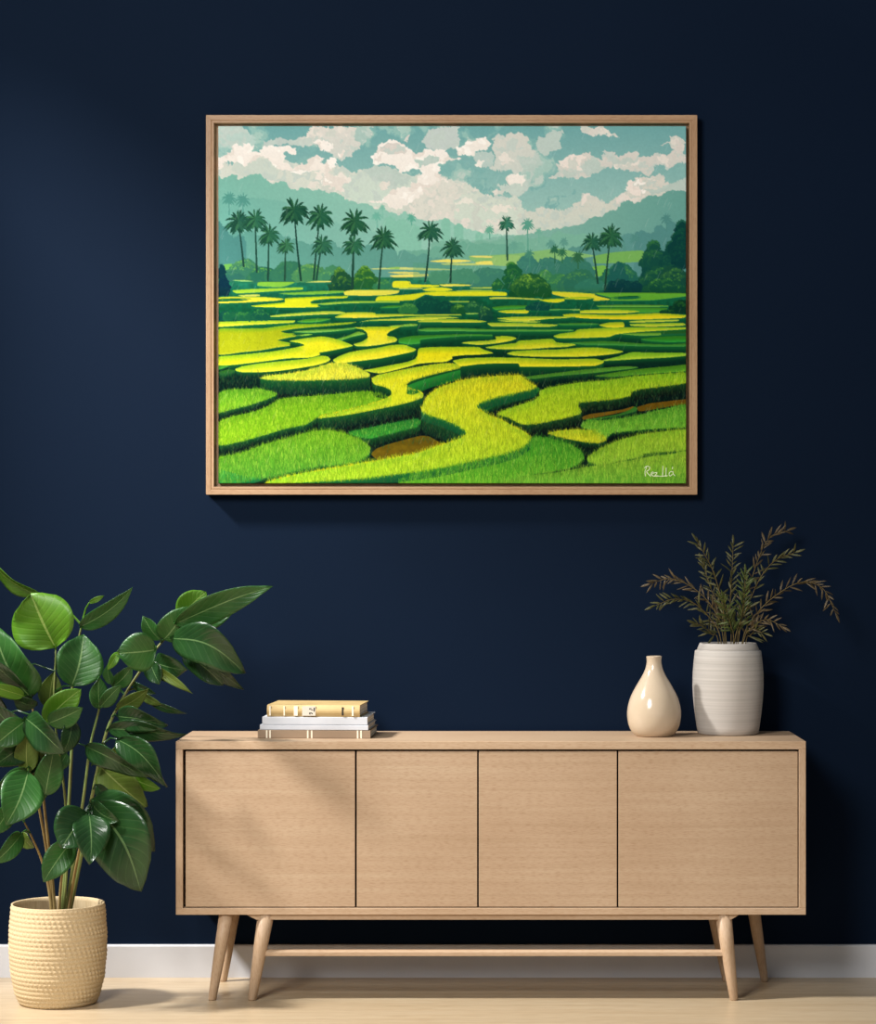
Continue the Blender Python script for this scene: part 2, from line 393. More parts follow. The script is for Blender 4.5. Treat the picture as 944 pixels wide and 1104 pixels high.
def treeline(x0, x1, ybase, h, col, seed, rmin=4, rmax=9, ybot=310):
    r = np.random.RandomState(seed); x = x0
    while x < x1:
        rr = r.uniform(rmin, rmax); t = (x-x0)/max(1, x1-x0)
        yb = ybase[0]*(1-t)+ybase[1]*t; yt = yb - r.uniform(0.2, 1)*h
        disc(x, yt, rr, col, 0.9, 0.15, seed)
        paint([(x-rr*1.05, yt), (x+rr*1.05, yt), (x+rr*1.05, ybot), (x-rr*1.05, ybot)], col)
        x += rr*1.0
FROND = [(180,.92,0,.30),(-158,1.0,.10,.30),(157,1.02,.08,.30),(-136,1.04,.22,.28),(134,1.04,.22,.28),(-112,1.0,.48,.25),(112,1.0,.46,.25),
         (-84,.98,.62,.23),(84,.98,.58,.23),(-58,.98,.44,.21),(60,1.0,.40,.21),(-34,.92,.16,.19),(36,.94,.14,.19),(-12,.86,.02,.16),(14,.9,.02,.16)]
def fronds(x, y, r, cols, seed):
    q = np.random.RandomState(seed)
    for k_, (ang, ln, dr, wd_) in enumerate(FROND):
        a = math.radians(ang+q.uniform(-11, 11)); ln *= r*q.uniform(.88, 1.12); dr *= r
        dx_, dy_ = math.sin(a), -math.cos(a)
        p0, p1, p2 = np.array((x, y)), np.array((x+dx_*ln*.62, y+dy_*ln*.66)), np.array((x+dx_*ln*.98, y+dy_*ln*.92+dr))
        t = np.linspace(0, 1, 11)[:, None]
        Q = (1-t)**2*p0+2*t*(1-t)*p1+t*t*p2
        d = np.gradient(Q, axis=0); d /= np.linalg.norm(d, axis=1)[:, None]+1e-9; nr = np.stack([-d[:, 1], d[:, 0]], 1)
        lo = np.where(nr[:, 1:] > 0, 1.35, 0.65); lo2 = np.where(nr[:, 1:] > 0, 0.65, 1.35)
        jag_ = 1+0.2*np.where(np.arange(11) % 2 == 0, 1, -1)[:, None]
        ww = r*wd_*0.40*np.sin(np.pi*np.clip(t*0.9+0.08, 0, 1))
        paint(np.concatenate([Q+nr*ww*lo*jag_, (Q-nr*ww*lo2*jag_)[::-1]]), cols[k_ % len(cols)])
def haze_palm(x, y, r, col, yb):
    line([(x, y), (x+0.3, yb)], 1.2, 1.4, col)
    fronds(x, y, r, [col], int(x))
    disc(x, y, r*0.4, col)
haze_palm(247, 213, 9, (84,150,138), 232); haze_palm(262, 215, 9, (84,150,138), 236)
haze_palm(406, 232, 6, (112,182,162), 246); haze_palm(443, 234, 6, (98,174,152), 246)
haze_palm(412, 223, 4, (128,190,170), 236)
for x_, y_, r_ in ((420,240,7),(433,244,8),(446,250,8),(480,240,5),(494,246,5),(516,254,4)):
    disc(x_, y_, r_, (136,196,174)); paint([(x_-r_, y_), (x_+r_, y_), (x_+r_, 290), (x_-r_, 290)], (136,196,174))
treeline(470, 650, (270, 262), 8, (124,182,160), 64, 4, 8)
treeline(440, 560, (280, 272), 9, (112,174,152), 63, 4, 8)
treeline(228, 480, (262, 292), 13, (97,159,145), 62, 5, 9)
treeline(228, 262, (246, 272), 10, (76,136,130), 60, 5, 8)
haze_palm(527, 247, 6, (104,172,148), 258); haze_palm(568, 241, 8, (92,160,140), 272)
haze_palm(580, 249, 5, (116,178,158), 262)
haze_palm(593, 262, 6, (96,156,142), 274); haze_palm(607, 260, 6, (96,156,142), 274); haze_palm(553, 264, 6, (104,166,148), 276)
for a_, b_, y_, h_, c_, s_ in ((632,745,264,10,(94,152,146),65),(600,672,276,10,(90,150,140),66),(690,745,258,12,(84,142,138),67)):
    treeline(a_, b_, (y_+8, y_-10), h_, c_, s_, 5, 9)
haze_palm(717, 235, 7, (82,140,134), 250); haze_palm(683, 256, 7, (84,144,136), 268)

# --- fields backdrop
yyp = np.linspace(PY0, PY1, PH)
def col_at(y):
    S = ((270,(110,172,110)),(288,(62,140,92)),(300,(36,118,84)),(315,(20,100,82)),(340,(12,84,66)),(370,(8,60,44)),(400,(5,36,34)),(430,(4,22,24)),(470,(5,18,20)),(521,(12,40,34)))
    for (a, ca), (b, cb) in zip(S, S[1:]):
        if y <= b: return L(ca, cb, max(0, (y-a)/(b-a)))
    return S[-1][1]
y0_ = int((299-PY0)*SS)
for r_ in range(y0_, PH): img[r_] = np.array(col_at(yyp[r_]))
m_ = fbm(10, 90, 3)[y0_:, :, None]; img[y0_:] *= (0.8+0.4*m_)
# far strips
FY, FG, FL = (238,228,110), (150,200,100), (196,214,120)
for P, c in (([(505,276),(530,275),(560,273),(600,268),(620,272),(640,276),(600,282),(540,286),(510,282)], (134,188,116)),
             ([(640,276),(660,272),(690,270),(696,274),(690,282),(640,284)], (118,178,92)),
             ([(463,281.5),(480,279.5),(500,280),(508,281.5),(490,283),(470,282.5)], FY), ([(475,284),(510,283.5),(532,284),(532,285.5),(500,286),(478,285.5)], (190,210,120)),
             ([(506,276),(520,275.5),(532,276.5),(532,278),(512,277.5)], (228,220,120)), ([(512,283),(520,281.5),(536,281.5),(540,284),(530,285.5),(514,285)], FY),
             ([(395,290),(430,288),(460,289),(492,290.5),(460,291.5),(430,290.5)], (206,218,130)), ([(418,293.5),(430,293),(450,293.5),(452,294.5),(430,295)], FY),
             ([(420,297),(440,295.5),(462,295.5),(466,297),(450,298.5),(425,299)], FY), ([(424,303.5),(430,302.8),(441,303),(442,306.5),(425,310)], (245,228,60)),
             ([(415,289),(430,287.5),(430,290)], FG), ([(612,300),(628,297),(640,300),(628,305)], (90,170,80)), ([(630,290),(650,286),(660,296),(640,298)], (120,184,80)),
             ([(608,305.5),(640,305),(652,304),(650,306),(630,307)], (190,210,130)), ([(615,310),(625,309.5),(628,310.6),(616,311)], (210,218,140)),
             ([(242,285),(258,285),(258,294),(244,294)], (110,178,82)), ([(530,277),(545,275),(560,276),(556,286),(532,286)], (150,196,116))):
    poly(P, c)
paint([(445,283),(500,286),(540,287),(540,302),(445,302)], (84,154,118), alpha=0.35)

# --- bushes
def bush(x0, x1, ytop, ybot, dark, lit, seed, n=14, lit_a=0.8, r=None):
    q = np.random.RandomState(seed); cx, wx = (x0+x1)/2, (x1-x0)/2; h = ybot-ytop
    r = r or min(wx*0.5, h*0.45)
    it = []
    for i in range(n):
        u = q.uniform(-1, 1); top = ytop+r+h*0.55*abs(u)**2.2
        it.append((cx+u*(wx-r*0.8), q.uniform(top, max(top+0.1, ybot-r*0.5)), r*q.uniform(0.7, 1.1)))
    it.sort(key=lambda t: t[1])
    paint(jag([(x0,ybot),(x0+wx*.08,ybot-h*.4),(x0+wx*.3,ytop+h*.42),(cx-wx*.42,ytop+h*.22),(cx,ytop+h*.1),(cx+wx*.45,ytop+h*.22),(x1-wx*.28,ytop+h*.42),(x1-wx*.06,ybot-h*.4),(x1,ybot)], 1.0, 2.2, seed), dark)
    for u in np.linspace(-.95, .95, 7): disc(cx+u*wx*0.86+q.uniform(-1,1), ytop+h*(0.16+0.42*abs(u)**2)+r*0.55, r*q.uniform(.5,.8), L(dark, lit, .12), 1, .18, seed)
    it = [(x, min(y, ybot-rr*.8), rr) for x, y, rr in it]
    for (x, y, rr) in it:
        t = np.clip((y-ytop)/h, 0, 1)
        disc(x, y, rr, L(lit, dark, 0.25+0.75*t), 0.95, 0.16, seed, lit_a)
        disc(x+rr*0.18, min(y+rr*0.32, ybot-rr*.8), rr*0.92, L(dark, lit, 0.18*(1-t)), 0.95, 0.2, seed+1)
    for _ in range(n*3):
        x, y, rr = it[q.randint(len(it))]; a = q.uniform(-2.8, -0.6)
        disc(x+math.cos(a)*rr*.85, y+math.sin(a)*rr*.85, q.uniform(0.5, 1.1), lit, 1, 0.3, seed, 0.6*(1-0.6*np.clip((y-ytop)/h, 0, 1)))
bush(245, 283, 276, 303, (50,112,92), (124,186,84), 101, 10)
bush(240, 262, 290, 303, (44,104,92), (70,136,90), 102, 5)
bush(268, 302, 285, 304, (36,100,84), (116,180,72), 103, 8)
bush(294, 332, 278, 303, (48,112,88), (70,136,84), 104, 8)
bush(318, 352, 282, 303, (62,128,88), (140,190,82), 105, 8)
bush(345, 372, 284, 304, (60,128,96), (120,180,88), 106, 6)
bush(235, 244, 283, 300, (10,52,62), (14,62,66), 107, 5); bush(235, 248, 294, 319, (8,44,62), (12,58,66), 108, 8)
bush(354, 380, 288, 315, (18,68,54), (120,172,50), 109, 10, r=6)
bush(380, 406, 285, 312, (30,92,52), (128,180,50), 110, 12, r=6)
bush(404, 424, 300, 312, (44,118,84), (96,160,72), 111, 6)
bush(463, 505, 290, 305, (74,142,110), (88,156,118), 112, 8); bush(505, 545, 286, 308, (60,126,108), (78,146,112), 113, 9)
bush(485, 515, 288, 304, (70,138,110), (84,150,116), 114, 7)
bush(555, 580, 270, 300, (58,124,112), (74,142,118), 115, 9); bush(572, 612, 275, 300, (56,122,108), (72,138,112), 116, 9)
bush(595, 640, 273, 304, (54,120,104), (66,134,106), 117, 9)
bush(542, 562, 279, 312, (20,84,56), (86,156,60), 118, 11, r=6); bush(530, 542, 299, 312, (26,92,58), (90,160,66), 119, 6)
bush(573, 600, 288, 312, (48,118,84), (110,172,74), 120, 8); bush(590, 615, 292, 313, (46,116,84), (104,168,72), 121, 7); bush(600, 645, 288, 314, (40,106,88), (96,160,76), 122, 9)
bush(645, 690, 280, 315, (30,96,84), (88,156,72), 123, 10); bush(655, 676, 278, 312, (28,92,84), (36,100,86), 124, 7)
bush(690, 716, 256, 300, (16,72,64), (52,116,62), 125, 14, r=7); bush(712, 732, 256, 300, (12,66,62), (34,96,64), 126, 10, r=7)
bush(722, 745, 233, 290, (8,58,58), (26,92,62), 127, 14, r=8)
bush(686, 745, 280, 316, (16,72,62), (74,140,62), 128, 18, r=8); bush(706, 745, 282, 316, (14,66,58), (92,152,62), 129, 12, r=8)
bush(650, 690, 300, 316, (8,56,62), (30,90,70), 130, 8); bush(690, 739, 298, 316, (14,70,56), (84,150,58), 131, 12, r=6)
bush(618, 650, 300, 312, (46,116,96), (60,130,100), 132, 6)
bush(548, 594, 291, 320, (20,80,48), (132,180,60), 133, 22, r=7)
haze_palm(622, 276, 8, (48,104,70), 290); haze_palm(597, 268, 6, (44,104,76), 284); haze_palm(605, 271, 6, (50,112,80), 284); haze_palm(570, 273, 6, (70,138,116), 288)

# --- palms
def palm(x, y, r, bx_, by_, col, seed, lean=0.0):
    q = np.random.RandomState(seed)
    tr = L(col, (20, 44, 40), 0.55)
    line([(x, y), ((x*0.45+bx_*0.55)+lean, (y+by_)/2), (bx_, by_)], 1.3, 2.2, tr)
    dk, lt = L(col, (20, 56, 42), 0.5), L(col, (92, 152, 84), 0.30)
    fronds(x, y, r*1.04, [dk, L(dk, col, .5), dk], seed)
    fronds(x+0.3, y-0.4, r*0.86, [col, lt, L(col, lt, .4), dk], seed+50)
PD, PM = (34,86,66), (46,108,74)
palm(247+10, 238, 15, 263, 288, (38,92,76), 201); palm(275, 236, 14, 277, 294, (44,104,80), 202)
palm(308, 264, 10, 307, 303, (52,112,80), 203); palm(290, 252, 13, 289, 303, (40,98,74), 204)
palm(317, 226, 17, 324.5, 303, (30,84,64), 205, -1); palm(345, 232, 16, 338, 302, (36,94,70), 206)
palm(347, 263, 13, 341, 302, (44,104,80), 207); palm(382, 238, 16, 380, 312, (34,90,64), 208); palm(381, 263, 13, 379, 311, (42,104,76), 209)
palm(413, 256, 15, 408, 312, (34,90,64), 210); palm(463, 248, 14, 458, 304, (36,92,72), 211, 1); palm(487, 266, 13, 485, 305, (38,94,72), 212)
palm(545, 240, 9.5, 546.3, 281, (56,124,104), 213); palm(637, 260, 12, 643.5, 306, (34,92,72), 214); palm(657, 254, 15, 651, 313, (36,94,66), 215)

# --- terraces
def wall(P, h, top, bot):
    """the grassy bank that drops below a terrace"""
    Q = crom(P); n = max(2, int(h*1.2))
    for k_ in range(n, 0, -1):
        t = k_/n
        paint(Q+np.array([0, h*t]), L(top, bot, t**0.6))
Y1, Y2, YG = (228,228,44), (204,214,38), (170,206,58)
G1, G2, G3 = (126,188,64), (66,156,66), (32,126,64)
GRASS = []
def terr(P, col, col2=None, h=None, grass=None, horiz=False, wt=None, wb=None, edge=True):
    ym = sum(p[1] for p in P)/len(P)
    if h is None: h = 2.0+max(0, (ym-320))*0.085
    if h > 0: wall(P, h, wt or L((30,132,82), (24,96,44), min(1, max(0, (ym-330)/80))), wb or col_at(ym))
    Q = crom(P)
    r = paint(Q, col, col2, horiz=horiz, tex=0.10 if ym > 345 else 0.05)
    if r is not None and edge:
        y0, x0, m = r; hh, ww = m.shape
        k_ = int(np.clip((ym-300)*0.10, 1.0, 11)*SS*0.8); n = 6
        up = np.zeros((hh, ww), np.float32); dn = np.zeros((hh, ww), np.float32)
        for q in range(1, n+1):
            d = max(1, int(k_*q/n))
            a_ = np.zeros_like(m); a_[d:] = m[:-d] if d < hh else False
            b_ = np.zeros_like(m); d2 = max(1, d//2); b_[:-d2] = m[d2:] if d2 < hh else False
            up += (m & ~a_); dn += (m & ~b_)
        up /= n; dn /= n
        sub = img[y0:y0+hh, x0:x0+ww]
        gcol = np.array((84, 160, 44), np.float32); yel = sub[..., 0:1] > 150
        up = (up*0.55)[..., None]; dn = (dn*(0.42 if ym < 400 else 0.2))[..., None]
        new = sub*(1-up)+(gcol*np.where(yel, 1, 0.62))*up
        new = new*(1-dn)+(np.minimum(sub*1.12+np.array((14, 12, 44), np.float32), 255))*dn
        sub[m] = new[m]
    if r is not None and grass: GRASS.append((r, col, col2, grass, horiz))
    return r
FAR = [
 ([(250,302),(262,301.6),(274,303),(262,303.4)], (150,200,110)),
 ([(279,304),(300,303.6),(318,304),(309,308),(300,309.5),(278,308)], G1),
 ([(330,304),(345,302.6),(356,302.6),(357,303.8),(345,304.4),(330,304.4)], (214,214,110)),
 ([(251,313),(270,311.5),(300,310.5),(326,309.5),(326,312),(300,313.5),(270,315.5),(255,316)], (160,205,60)),
 ([(300,316),(320,314.8),(345,313.5),(370,313),(372,315),(345,317),(315,317.5)], (120,186,70)),
 ([(257,318),(275,317),(280,317.5),(280,319),(262,319.5)], (215,210,110)),
 ([(424,303),(441,303),(441,306),(470,307),(480,308),(475,308.6),(455,309.8),(424,310)], Y1),
 ([(473,306.5),(490,306),(508,307),(505,308),(478,308.6)], (240,228,90)),
 ([(506,310),(520,309.5),(530,309.5),(528,311),(510,311)], (190,206,90)),
 ([(455,312),(465,309.5),(480,310),(488,312),(480,313.5),(460,313.5)], Y1),
 ([(430,310.4),(455,310.2),(455,311.4),(430,311.6)], (200,214,110)),
 ([(371,314),(380,312.5),(405,312.2),(430,312.8),(428,316),(415,318),(395,318.6),(372,318)], (232,224,90)),
 ([(490,313.2),(510,312.4),(530,312.8),(530,314),(500,314)], (190,206,90)),
 ([(430,318),(446,316.5),(465,314),(490,313.5),(530,313.8),(545,315),(545,318.5),(530,318.8),(490,319),(466,318.5),(458,317.5),(446,323),(430,324),(405,324.4),(408,319)], Y1),
 ([(530,320),(550,320.3),(583,322),(575,323),(555,322),(530,322)], (236,226,110)),
 ([(580,323),(595,322),(608,321.5),(608,324),(600,326),(590,325.5)], Y1),
 ([(595,314),(620,315),(640,316.5),(657,319.5),(656,323),(640,324),(630,322.5),(608,320),(595,317)], (226,216,60)),
 ([(608,320.8),(630,320),(640,321),(630,322.6),(608,322.2)], Y2),
 ([(640,315.6),(690,315.4),(739,316),(739,319),(720,321.5),(700,323.5),(657,324),(657,320.5)], (100,174,60)),
 ([(657,320.2),(680,318.6),(690,319.2),(676,320.6)], (14,90,64)),
 ([(642,329),(680,328.2),(719,329),(719,330.4),(680,330.6),(644,330.6)], (110,180,84)),
 ([(645,331.6),(690,331),(718,332),(712,336),(690,337),(650,336)], (72,156,62)),
 ([(630,334),(660,333.6),(683,334.5),(688,336),(670,337.5),(630,337.4),(618,336.5)], (226,222,60)),
 ([(608,333.2),(624,333),(624,334.2),(608,334.2)], (200,214,110)),
 ([(235,320.5),(262,319.5),(285,320),(303,321.3),(306,322.5),(298,324),(280,325),(262,326),(235,326.5)], (240,224,70)),
 ([(235,322),(255,321.3),(271,321.4),(255,322.4),(235,322.9)], (40,110,50)),
 ([(271,329.5),(283,328),(300,326.5),(307,325.5),(307.5,321.5),(322,320.5),(345,319.5),(375,318.8),(373,321),(355,321.8),(340,323.2),(334.5,325.3),(336,326.8),(344,327.2),(356,329),(350,330.5),(335,331),(315,331.5),(290,331),(275,330.5)], Y1),
 ([(342,327.4),(355,325.8),(375,324.6),(405,324.2),(430,324),(430,326),(400,326.2),(370,327),(350,328.4)], (176,210,90)),
 ([(409,331.5),(418,329.4),(432,329),(432,330.8),(420,331.8)], G2),
 ([(530,331),(545,329.3),(567,329),(567,332),(545,333),(534,334)], G2),
 ([(536,335.5),(545,334),(568,333.5),(569.5,335.5),(567,337.6),(545,337.2)], (236,226,50)),
 ([(570,333.3),(600,332.8),(624,333.4),(600,334.2),(570,334.2)], (110,186,110)),
 ([(477,324.8),(490,324.2),(505,324.4),(505,325.6),(480,325.8)], (190,206,90)),
 ([(527,320.8),(533,320.4),(533,322),(528,322.4)], (240,226,90)),
 ([(291,340.5),(305,338.5),(330,336.5),(350,335.3),(365,335.3),(372,336.6),(370,338),(350,338.6),(330,339.5),(305,341),(293,341.5)], (220,216,90)),
 ([(372,337),(390,336.3),(404,337),(405,338.4),(430,338.4),(450,338.9),(495,338.5),(497,339.6),(470,340),(430,340.6),(400,342.3),(380,342.5),(361,342)], (240,224,70)),
 ([(501,337.4),(510,337),(517,337.6),(516,338.4),(503,338.5)], (160,196,110)),
 ([(606,339),(615,338),(630,338.3),(660,339.4),(690,338),(710,337.4),(739,339.6),(735,342.4),(715,343.4),(690,344.2),(670,344.2),(630,343),(608,340.8)], (238,216,40)),
 ([(535,343),(550,341.5),(575,341),(600,341),(620,340.6),(610,342.5),(590,343.5),(578,345),(560,346),(545,344.5)], (232,222,70)),
 ([(536,345),(560,345.4),(582,346.5),(575,347.4),(545,346.6)], (236,226,80)),
 ([(677,346.5),(690,345),(720,344.2),(731,344.6),(728,346),(700,347),(680,347.5)], (236,222,80)),
 ([(645,350),(655,347.5),(670,347),(672,349),(671,352.5),(655,353),(648,351.5)], (230,214,40)),
 ([(678,349.5),(690,348.5),(735,348),(738,350),(730,351),(700,352),(680,351)], (220,214,60)),
 ([(430,343),(455,341),(480,341),(494,342.5),(480,343.2),(455,345),(430,345.4),(400,345.6),(387,347),(400,344.6)], (240,224,80)),
 ([(450,346.8),(457,344.5),(480,344),(510,344.5),(524,346.2),(515,347.4),(480,347.2)], (238,222,70)),
 ([(235,347),(262,346),(290,345.2),(318,345.5),(316,347.5),(300,348.5),(270,350),(235,352)], (224,220,60)),
 ([(320,346.4),(330,344),(345,342.9),(357,343.6),(345,346.5),(330,347.5)], (80,166,62)),
 ([(525,348),(545,347.6),(575,348.4),(602,350),(590,352),(560,351.6),(530,351.6)], (214,214,70)),
 ([(600,348.6),(630,347.8),(646,349),(630,350.4),(604,350.2)], (70,156,72)),
 ([(430,350),(445,348.5),(450,349.5),(448,351),(430,352),(418,351.4)], (150,200,90)),
 ([(450,355.4),(460,353.4),(490,353.3),(530,354.8),(560,354.8),(618,355.2),(616,356.6),(560,357),(490,356.8),(455,356.8)], (92,176,80)),
 ([(596,362),(603,359.5),(618,357.5),(622,355),(640,353.8),(672,352.8),(700,352.8),(738,352.6),(738,354.6),(715,356),(690,357.4),(672,359),(662,360.5),(655,363),(640,363.6),(615,364.5),(600,364)], (206,212,44)),
 ([(667,359.5),(690,358.5),(712,358.3),(711,361),(690,361.6),(675,360.6)], (130,190,70)),
 ([(712,357.6),(739,357),(739,360),(712,361)], (20,88,56)),
 ([(690,365),(710,362.8),(739,362),(739,368),(715,368.5),(695,367)], (44,144,52)),
 ([(612,369.2),(645,367.4),(665,368),(690,370),(720,371),(739,370),(739,373),(720,373.4),(690,373),(660,372),(630,371.6)], (60,146,66)),
 ([(430,364.6),(445,361.8),(470,360.8),(500,359.8),(530,360.5),(530,362),(500,362.2),(470,364.2),(453,366),(452,370),(440,371),(430,369.4)], (58,152,60)),
]
for P, c in FAR:
    terr(P, c)
for a_ in ((445,476,318,337,(10,72,72),(34,112,88)),(430,450,325,337,(40,112,74),(100,166,84)),(468,490,322,337,(10,68,70),(22,92,80)),(486,502,325.5,338,(18,80,56),(112,170,74)),(501,518,322,336.5,(20,84,70),(92,156,96)),(516,531,328,345,(14,68,68),(90,152,84)),(235,250,334,345,(12,70,78),(20,88,78)),(240,272,334.5,345,(20,88,74),(70,144,74)),(270,291,332.5,345,(14,78,74),(70,146,78)),(567,592,325,334,(10,72,78),(30,100,86)),(722,745,321,337.5,(6,52,48),(40,100,50)),(710,726,333,337.5,(8,60,50),(40,100,54))):
    bush(*a_[:4], a_[4], a_[5], 300+int(a_[0]), 9, 0.7)
MID = [
 # (points, top colour, bottom colour, wall height)
 ([(235,355),(260,354),(285,353.5),(300,351.5),(318,349.5),(345,349),(371,347.5),(384,346.8),(376,349),(350,351.4),(335,352.5),(315,354.5),(303,357),(310,359),(330,358.6),(337,359.5),(333,361.5),(315,363),(305,365),(299,366.5),(306,368),(316,370),(312,372.5),(300,374),(280,377.5),(260,379.5),(235,381.5)], (164,174,26), (180,184,30), 3),
 ([(315,357.6),(330,355.8),(350,354.6),(370,353.9),(384,352.4),(382,354.4),(360,357),(335,358.4)], (100,182,80), (140,200,100), 3.5),
 ([(318,361.6),(332,359.8),(337,360.4),(328,361.8)], (150,200,80), None, 1),
 ([(360,366),(375,361.5),(385,357.4),(394,356.8),(394.6,359.5),(380,362.6),(368,366.4)], (150,206,90), (110,182,70), 4),
 ([(382,353),(400,352),(425,351.8),(432,351.5),(429,353),(420,357),(416.5,360.4),(418,362),(425,363),(428,366),(425,368.4),(410,371.3),(395,373),(385,373),(381,371),(390,368),(396,364),(395.5,359),(391,355)], (244,224,36), (232,224,70), 3.2),
 ([(497,369.6),(505,368),(525,367),(534,365.5),(534,362.6),(545,362),(553,363),(556,364.6),(550,367),(540,369),(528,370.5),(515,371.4)], (240,222,40), (226,218,60), 3),
 ([(523,374.2),(540,371.2),(555,369.5),(559,367),(575,366),(594,365),(600,369),(615,370),(620,371.5),(610,373.5),(590,374.5),(570,376),(550,376.5),(530,375.6)], (200,208,36), (222,216,50), 2.6),
 ([(546,381),(552,378.5),(575,377),(600,376.5),(625,374.5),(645,374.5),(660,376.3),(671,378.6),(665,380.5),(650,382.5),(630,384),(600,384.5),(575,384),(555,383)], (226,216,36), (218,216,44), 2.6),
 ([(647,388.6),(665,384),(680,379.5),(700,379.8),(739,380.3),(739,383),(720,385),(690,386.5),(665,388)], (160,200,50), (180,208,50), 5),
 ([(312,367.5),(325,365),(345,362.5),(355,363.5),(368,367),(378,371),(380,372.5),(372,374.6),(355,378),(344,380),(345,382),(335,385),(310,386),(290,388.5),(270,391),(252,393),(235,393.5),(235,384.5),(255,382.5),(290,379),(315,375),(328,372),(323,369.5)], (242,226,44), (206,214,36), 6),
 ([(235,394.6),(242,394),(248,394),(240,397),(235,398)], (60,150,60), None, 3),
 ([(450,378),(452,375),(465,374),(490,373.5),(515,374),(522,377),(531,380.4),(515,382),(500,382.5),(487,384),(487,386.4),(480,389.6),(465,390.5),(450,392),(438,395.5),(410,402),(392,399),(402,397),(420,393.5),(440,389.5),(449,384)], (242,226,24), (226,220,44), 1.2),
 ([(359,388),(365,384),(375,380),(390,377),(405,375),(420,372),(428,371.4),(436,371.6),(448,376.2),(444,379),(430,382),(410,386),(390,388.5),(370,391),(366,393)], (240,226,40), (238,226,60), 9),
 ([(488,388.6),(500,386),(530,385),(560,385.5),(600,387),(640,386.4),(650,389),(648,391.6),(640,394),(620,394.6),(590,395),(560,395),(558,391.6),(545,391.2),(530,391.5),(515,392.3),(496,394.6),(491,391.5)], (236,220,36), (240,222,36), 11),
 ([(254,397.5),(262,394.5),(280,391.5),(300,389.5),(330,386.5),(345,383.5),(353,384),(356,387),(352,390),(340,393.5),(322,396.5),(300,399.5),(280,401),(262,401),(255,399.6)], (236,224,40), (222,220,50), 5),
]
MID += [
 ([(560,407),(575,404.5),(600,401.5),(630,398),(670,394.6),(687,395.4),(680,397.2),(655,400),(630,402.6),(600,405),(575,408)], (100,170,66), (76,146,54), 5),
 ([(640,405),(660,401.4),(690,397.2),(720,394.6),(739,392.8),(739,399.6),(715,401.6),(685,403.6),(660,406)], (96,166,46), (88,160,46), 4),
 ([(235,401),(246,398),(254,399),(250,402),(240,404)], (26,92,50), (16,70,44), 4)]
for P, c1_, c2_, h_ in MID: terr(P, c1_, c2_, h_, grass=(1.4, 0.22))
NEAR = [
 ([(280,407.5),(290,404.5),(310,402.5),(330,399),(345,394.5),(358,391),(367,391),(375,392),(390,398),(398.5,403),(397,406),(380,408),(360,409),(340,409.5),(310,409.5),(290,408.8)], (238,224,70), (226,220,70), 15, None),
 ([(235,425),(245,420),(262,419),(278,418.5),(290,421),(298.5,423.5),(297,426),(285,431),(270,436),(250,441),(235,444)], (92,158,38), (124,178,40), 7, None),
 ([(235,456),(250,449),(275,443),(290,437),(302,430),(320,427.5),(345,426),(365,424),(385,422),(398,421.5),(410,424),(417,427),(414,430),(402,434),(385,439),(365,444),(345,448),(330,457),(310,461),(290,467),(265,474),(235,479.5)], (108,166,32), (132,182,30), 9, None),
 ([(376,465.5),(390,462),(420,456),(448,451),(453,453.6),(450,459),(440,462),(420,467),(400,472),(390,471.4),(380,468.5)], (30,118,56), (56,150,52), 10, None),
]
for P, c1_, c2_, h_, _ in NEAR: terr(P, c1_, c2_, h_, grass=(4.0, 1.0))
poly([(400,489),(406,483),(420,478),(438,473),(452,469.5),(462,470),(473,476),(477,479),(462,485),(445,490),(425,494),(408,496)], (96,78,14), (108,86,20), tex=0.35)
terr([(401,407.5),(407,404),(425,400),(445,396),(465,392.8),(480,391.2),(490,392),(495,394),(495.5,396.4),(480,400),(462,404.4),(445,409.5),(438,413.8),(443,418),(452,421),(456,424),(455,428),(445,432),(430,436),(410,440),(390,444),(370,447.5),(350,450),(343,450),(348,446.5),(365,443),(385,438),(402,433.4),(416,428.6),(422,424.5),(420.5,420),(413,416.5),(404,414.4),(401,411)], (240,224,40), (196,210,44), 13, grass=(3.0, 0.7))
# green bank between the lane and the big bend
wall([(438,415),(450,410),(470,404),(495,397.6),(496,399),(480,404),(462,409),(446,416)], 9, (40,136,60), (18,96,44))
terr([(581,421),(590,418),(605,415),(625,412),(650,410),(680,406),(710,403),(739,401.5),(739,412),(715,416),(690,419),(680,422),(678,426),(665,429.4),(645,431.6),(624,433.6),(622.5,438),(626,443),(624,446),(605,451),(585,455),(570,457),(560,456.4),(548,450),(535,446),(540,443),(560,436),(575,431),(580,426)], (150,196,40), (184,208,36), 11, grass=(4.5, 1.0), wt=(30,84,40), wb=(6,18,20))
poly([(627,449),(635,446),(650,444),(670,441),(682,437.5),(681,441),(660,446),(640,450),(628,452)], (112,84,24), tex=0.3)
poly([(686,438.5),(700,434.4),(720,432),(739,430),(739,435),(720,438),(700,441.5),(688,443)], (106,78,18), tex=0.3)
terr([(630,452),(645,449.5),(665,446),(678,441),(683,437.8),(686,440),(684,443),(670,447),(650,450.6),(634,453)], (60,128,50), (36,100,44), 4)
terr([(625,459),(632,453),(650,452.6),(670,450.4),(690,446.5),(705,442.6),(720,439.4),(739,436),(739,459),(715,461),(690,463),(660,466),(650,474),(642,466)], (92,168,58), (116,184,58), 5, grass=(5.0, 1.0))
terr([(590,466.5),(605,463.4),(625,462.4),(640,464.5),(650,470),(653,473),(645,477),(630,476),(615,473.4),(600,470)], (200,206,40), (206,208,44), 7, grass=(4.5, 1.0))
terr([(513,438),(518,434.6),(535,429),(555,424.6),(572,420.4),(579,416.8),(581,420),(575,425),(555,430),(535,436),(522,443)], (34,124,56), (20,84,44), 6)
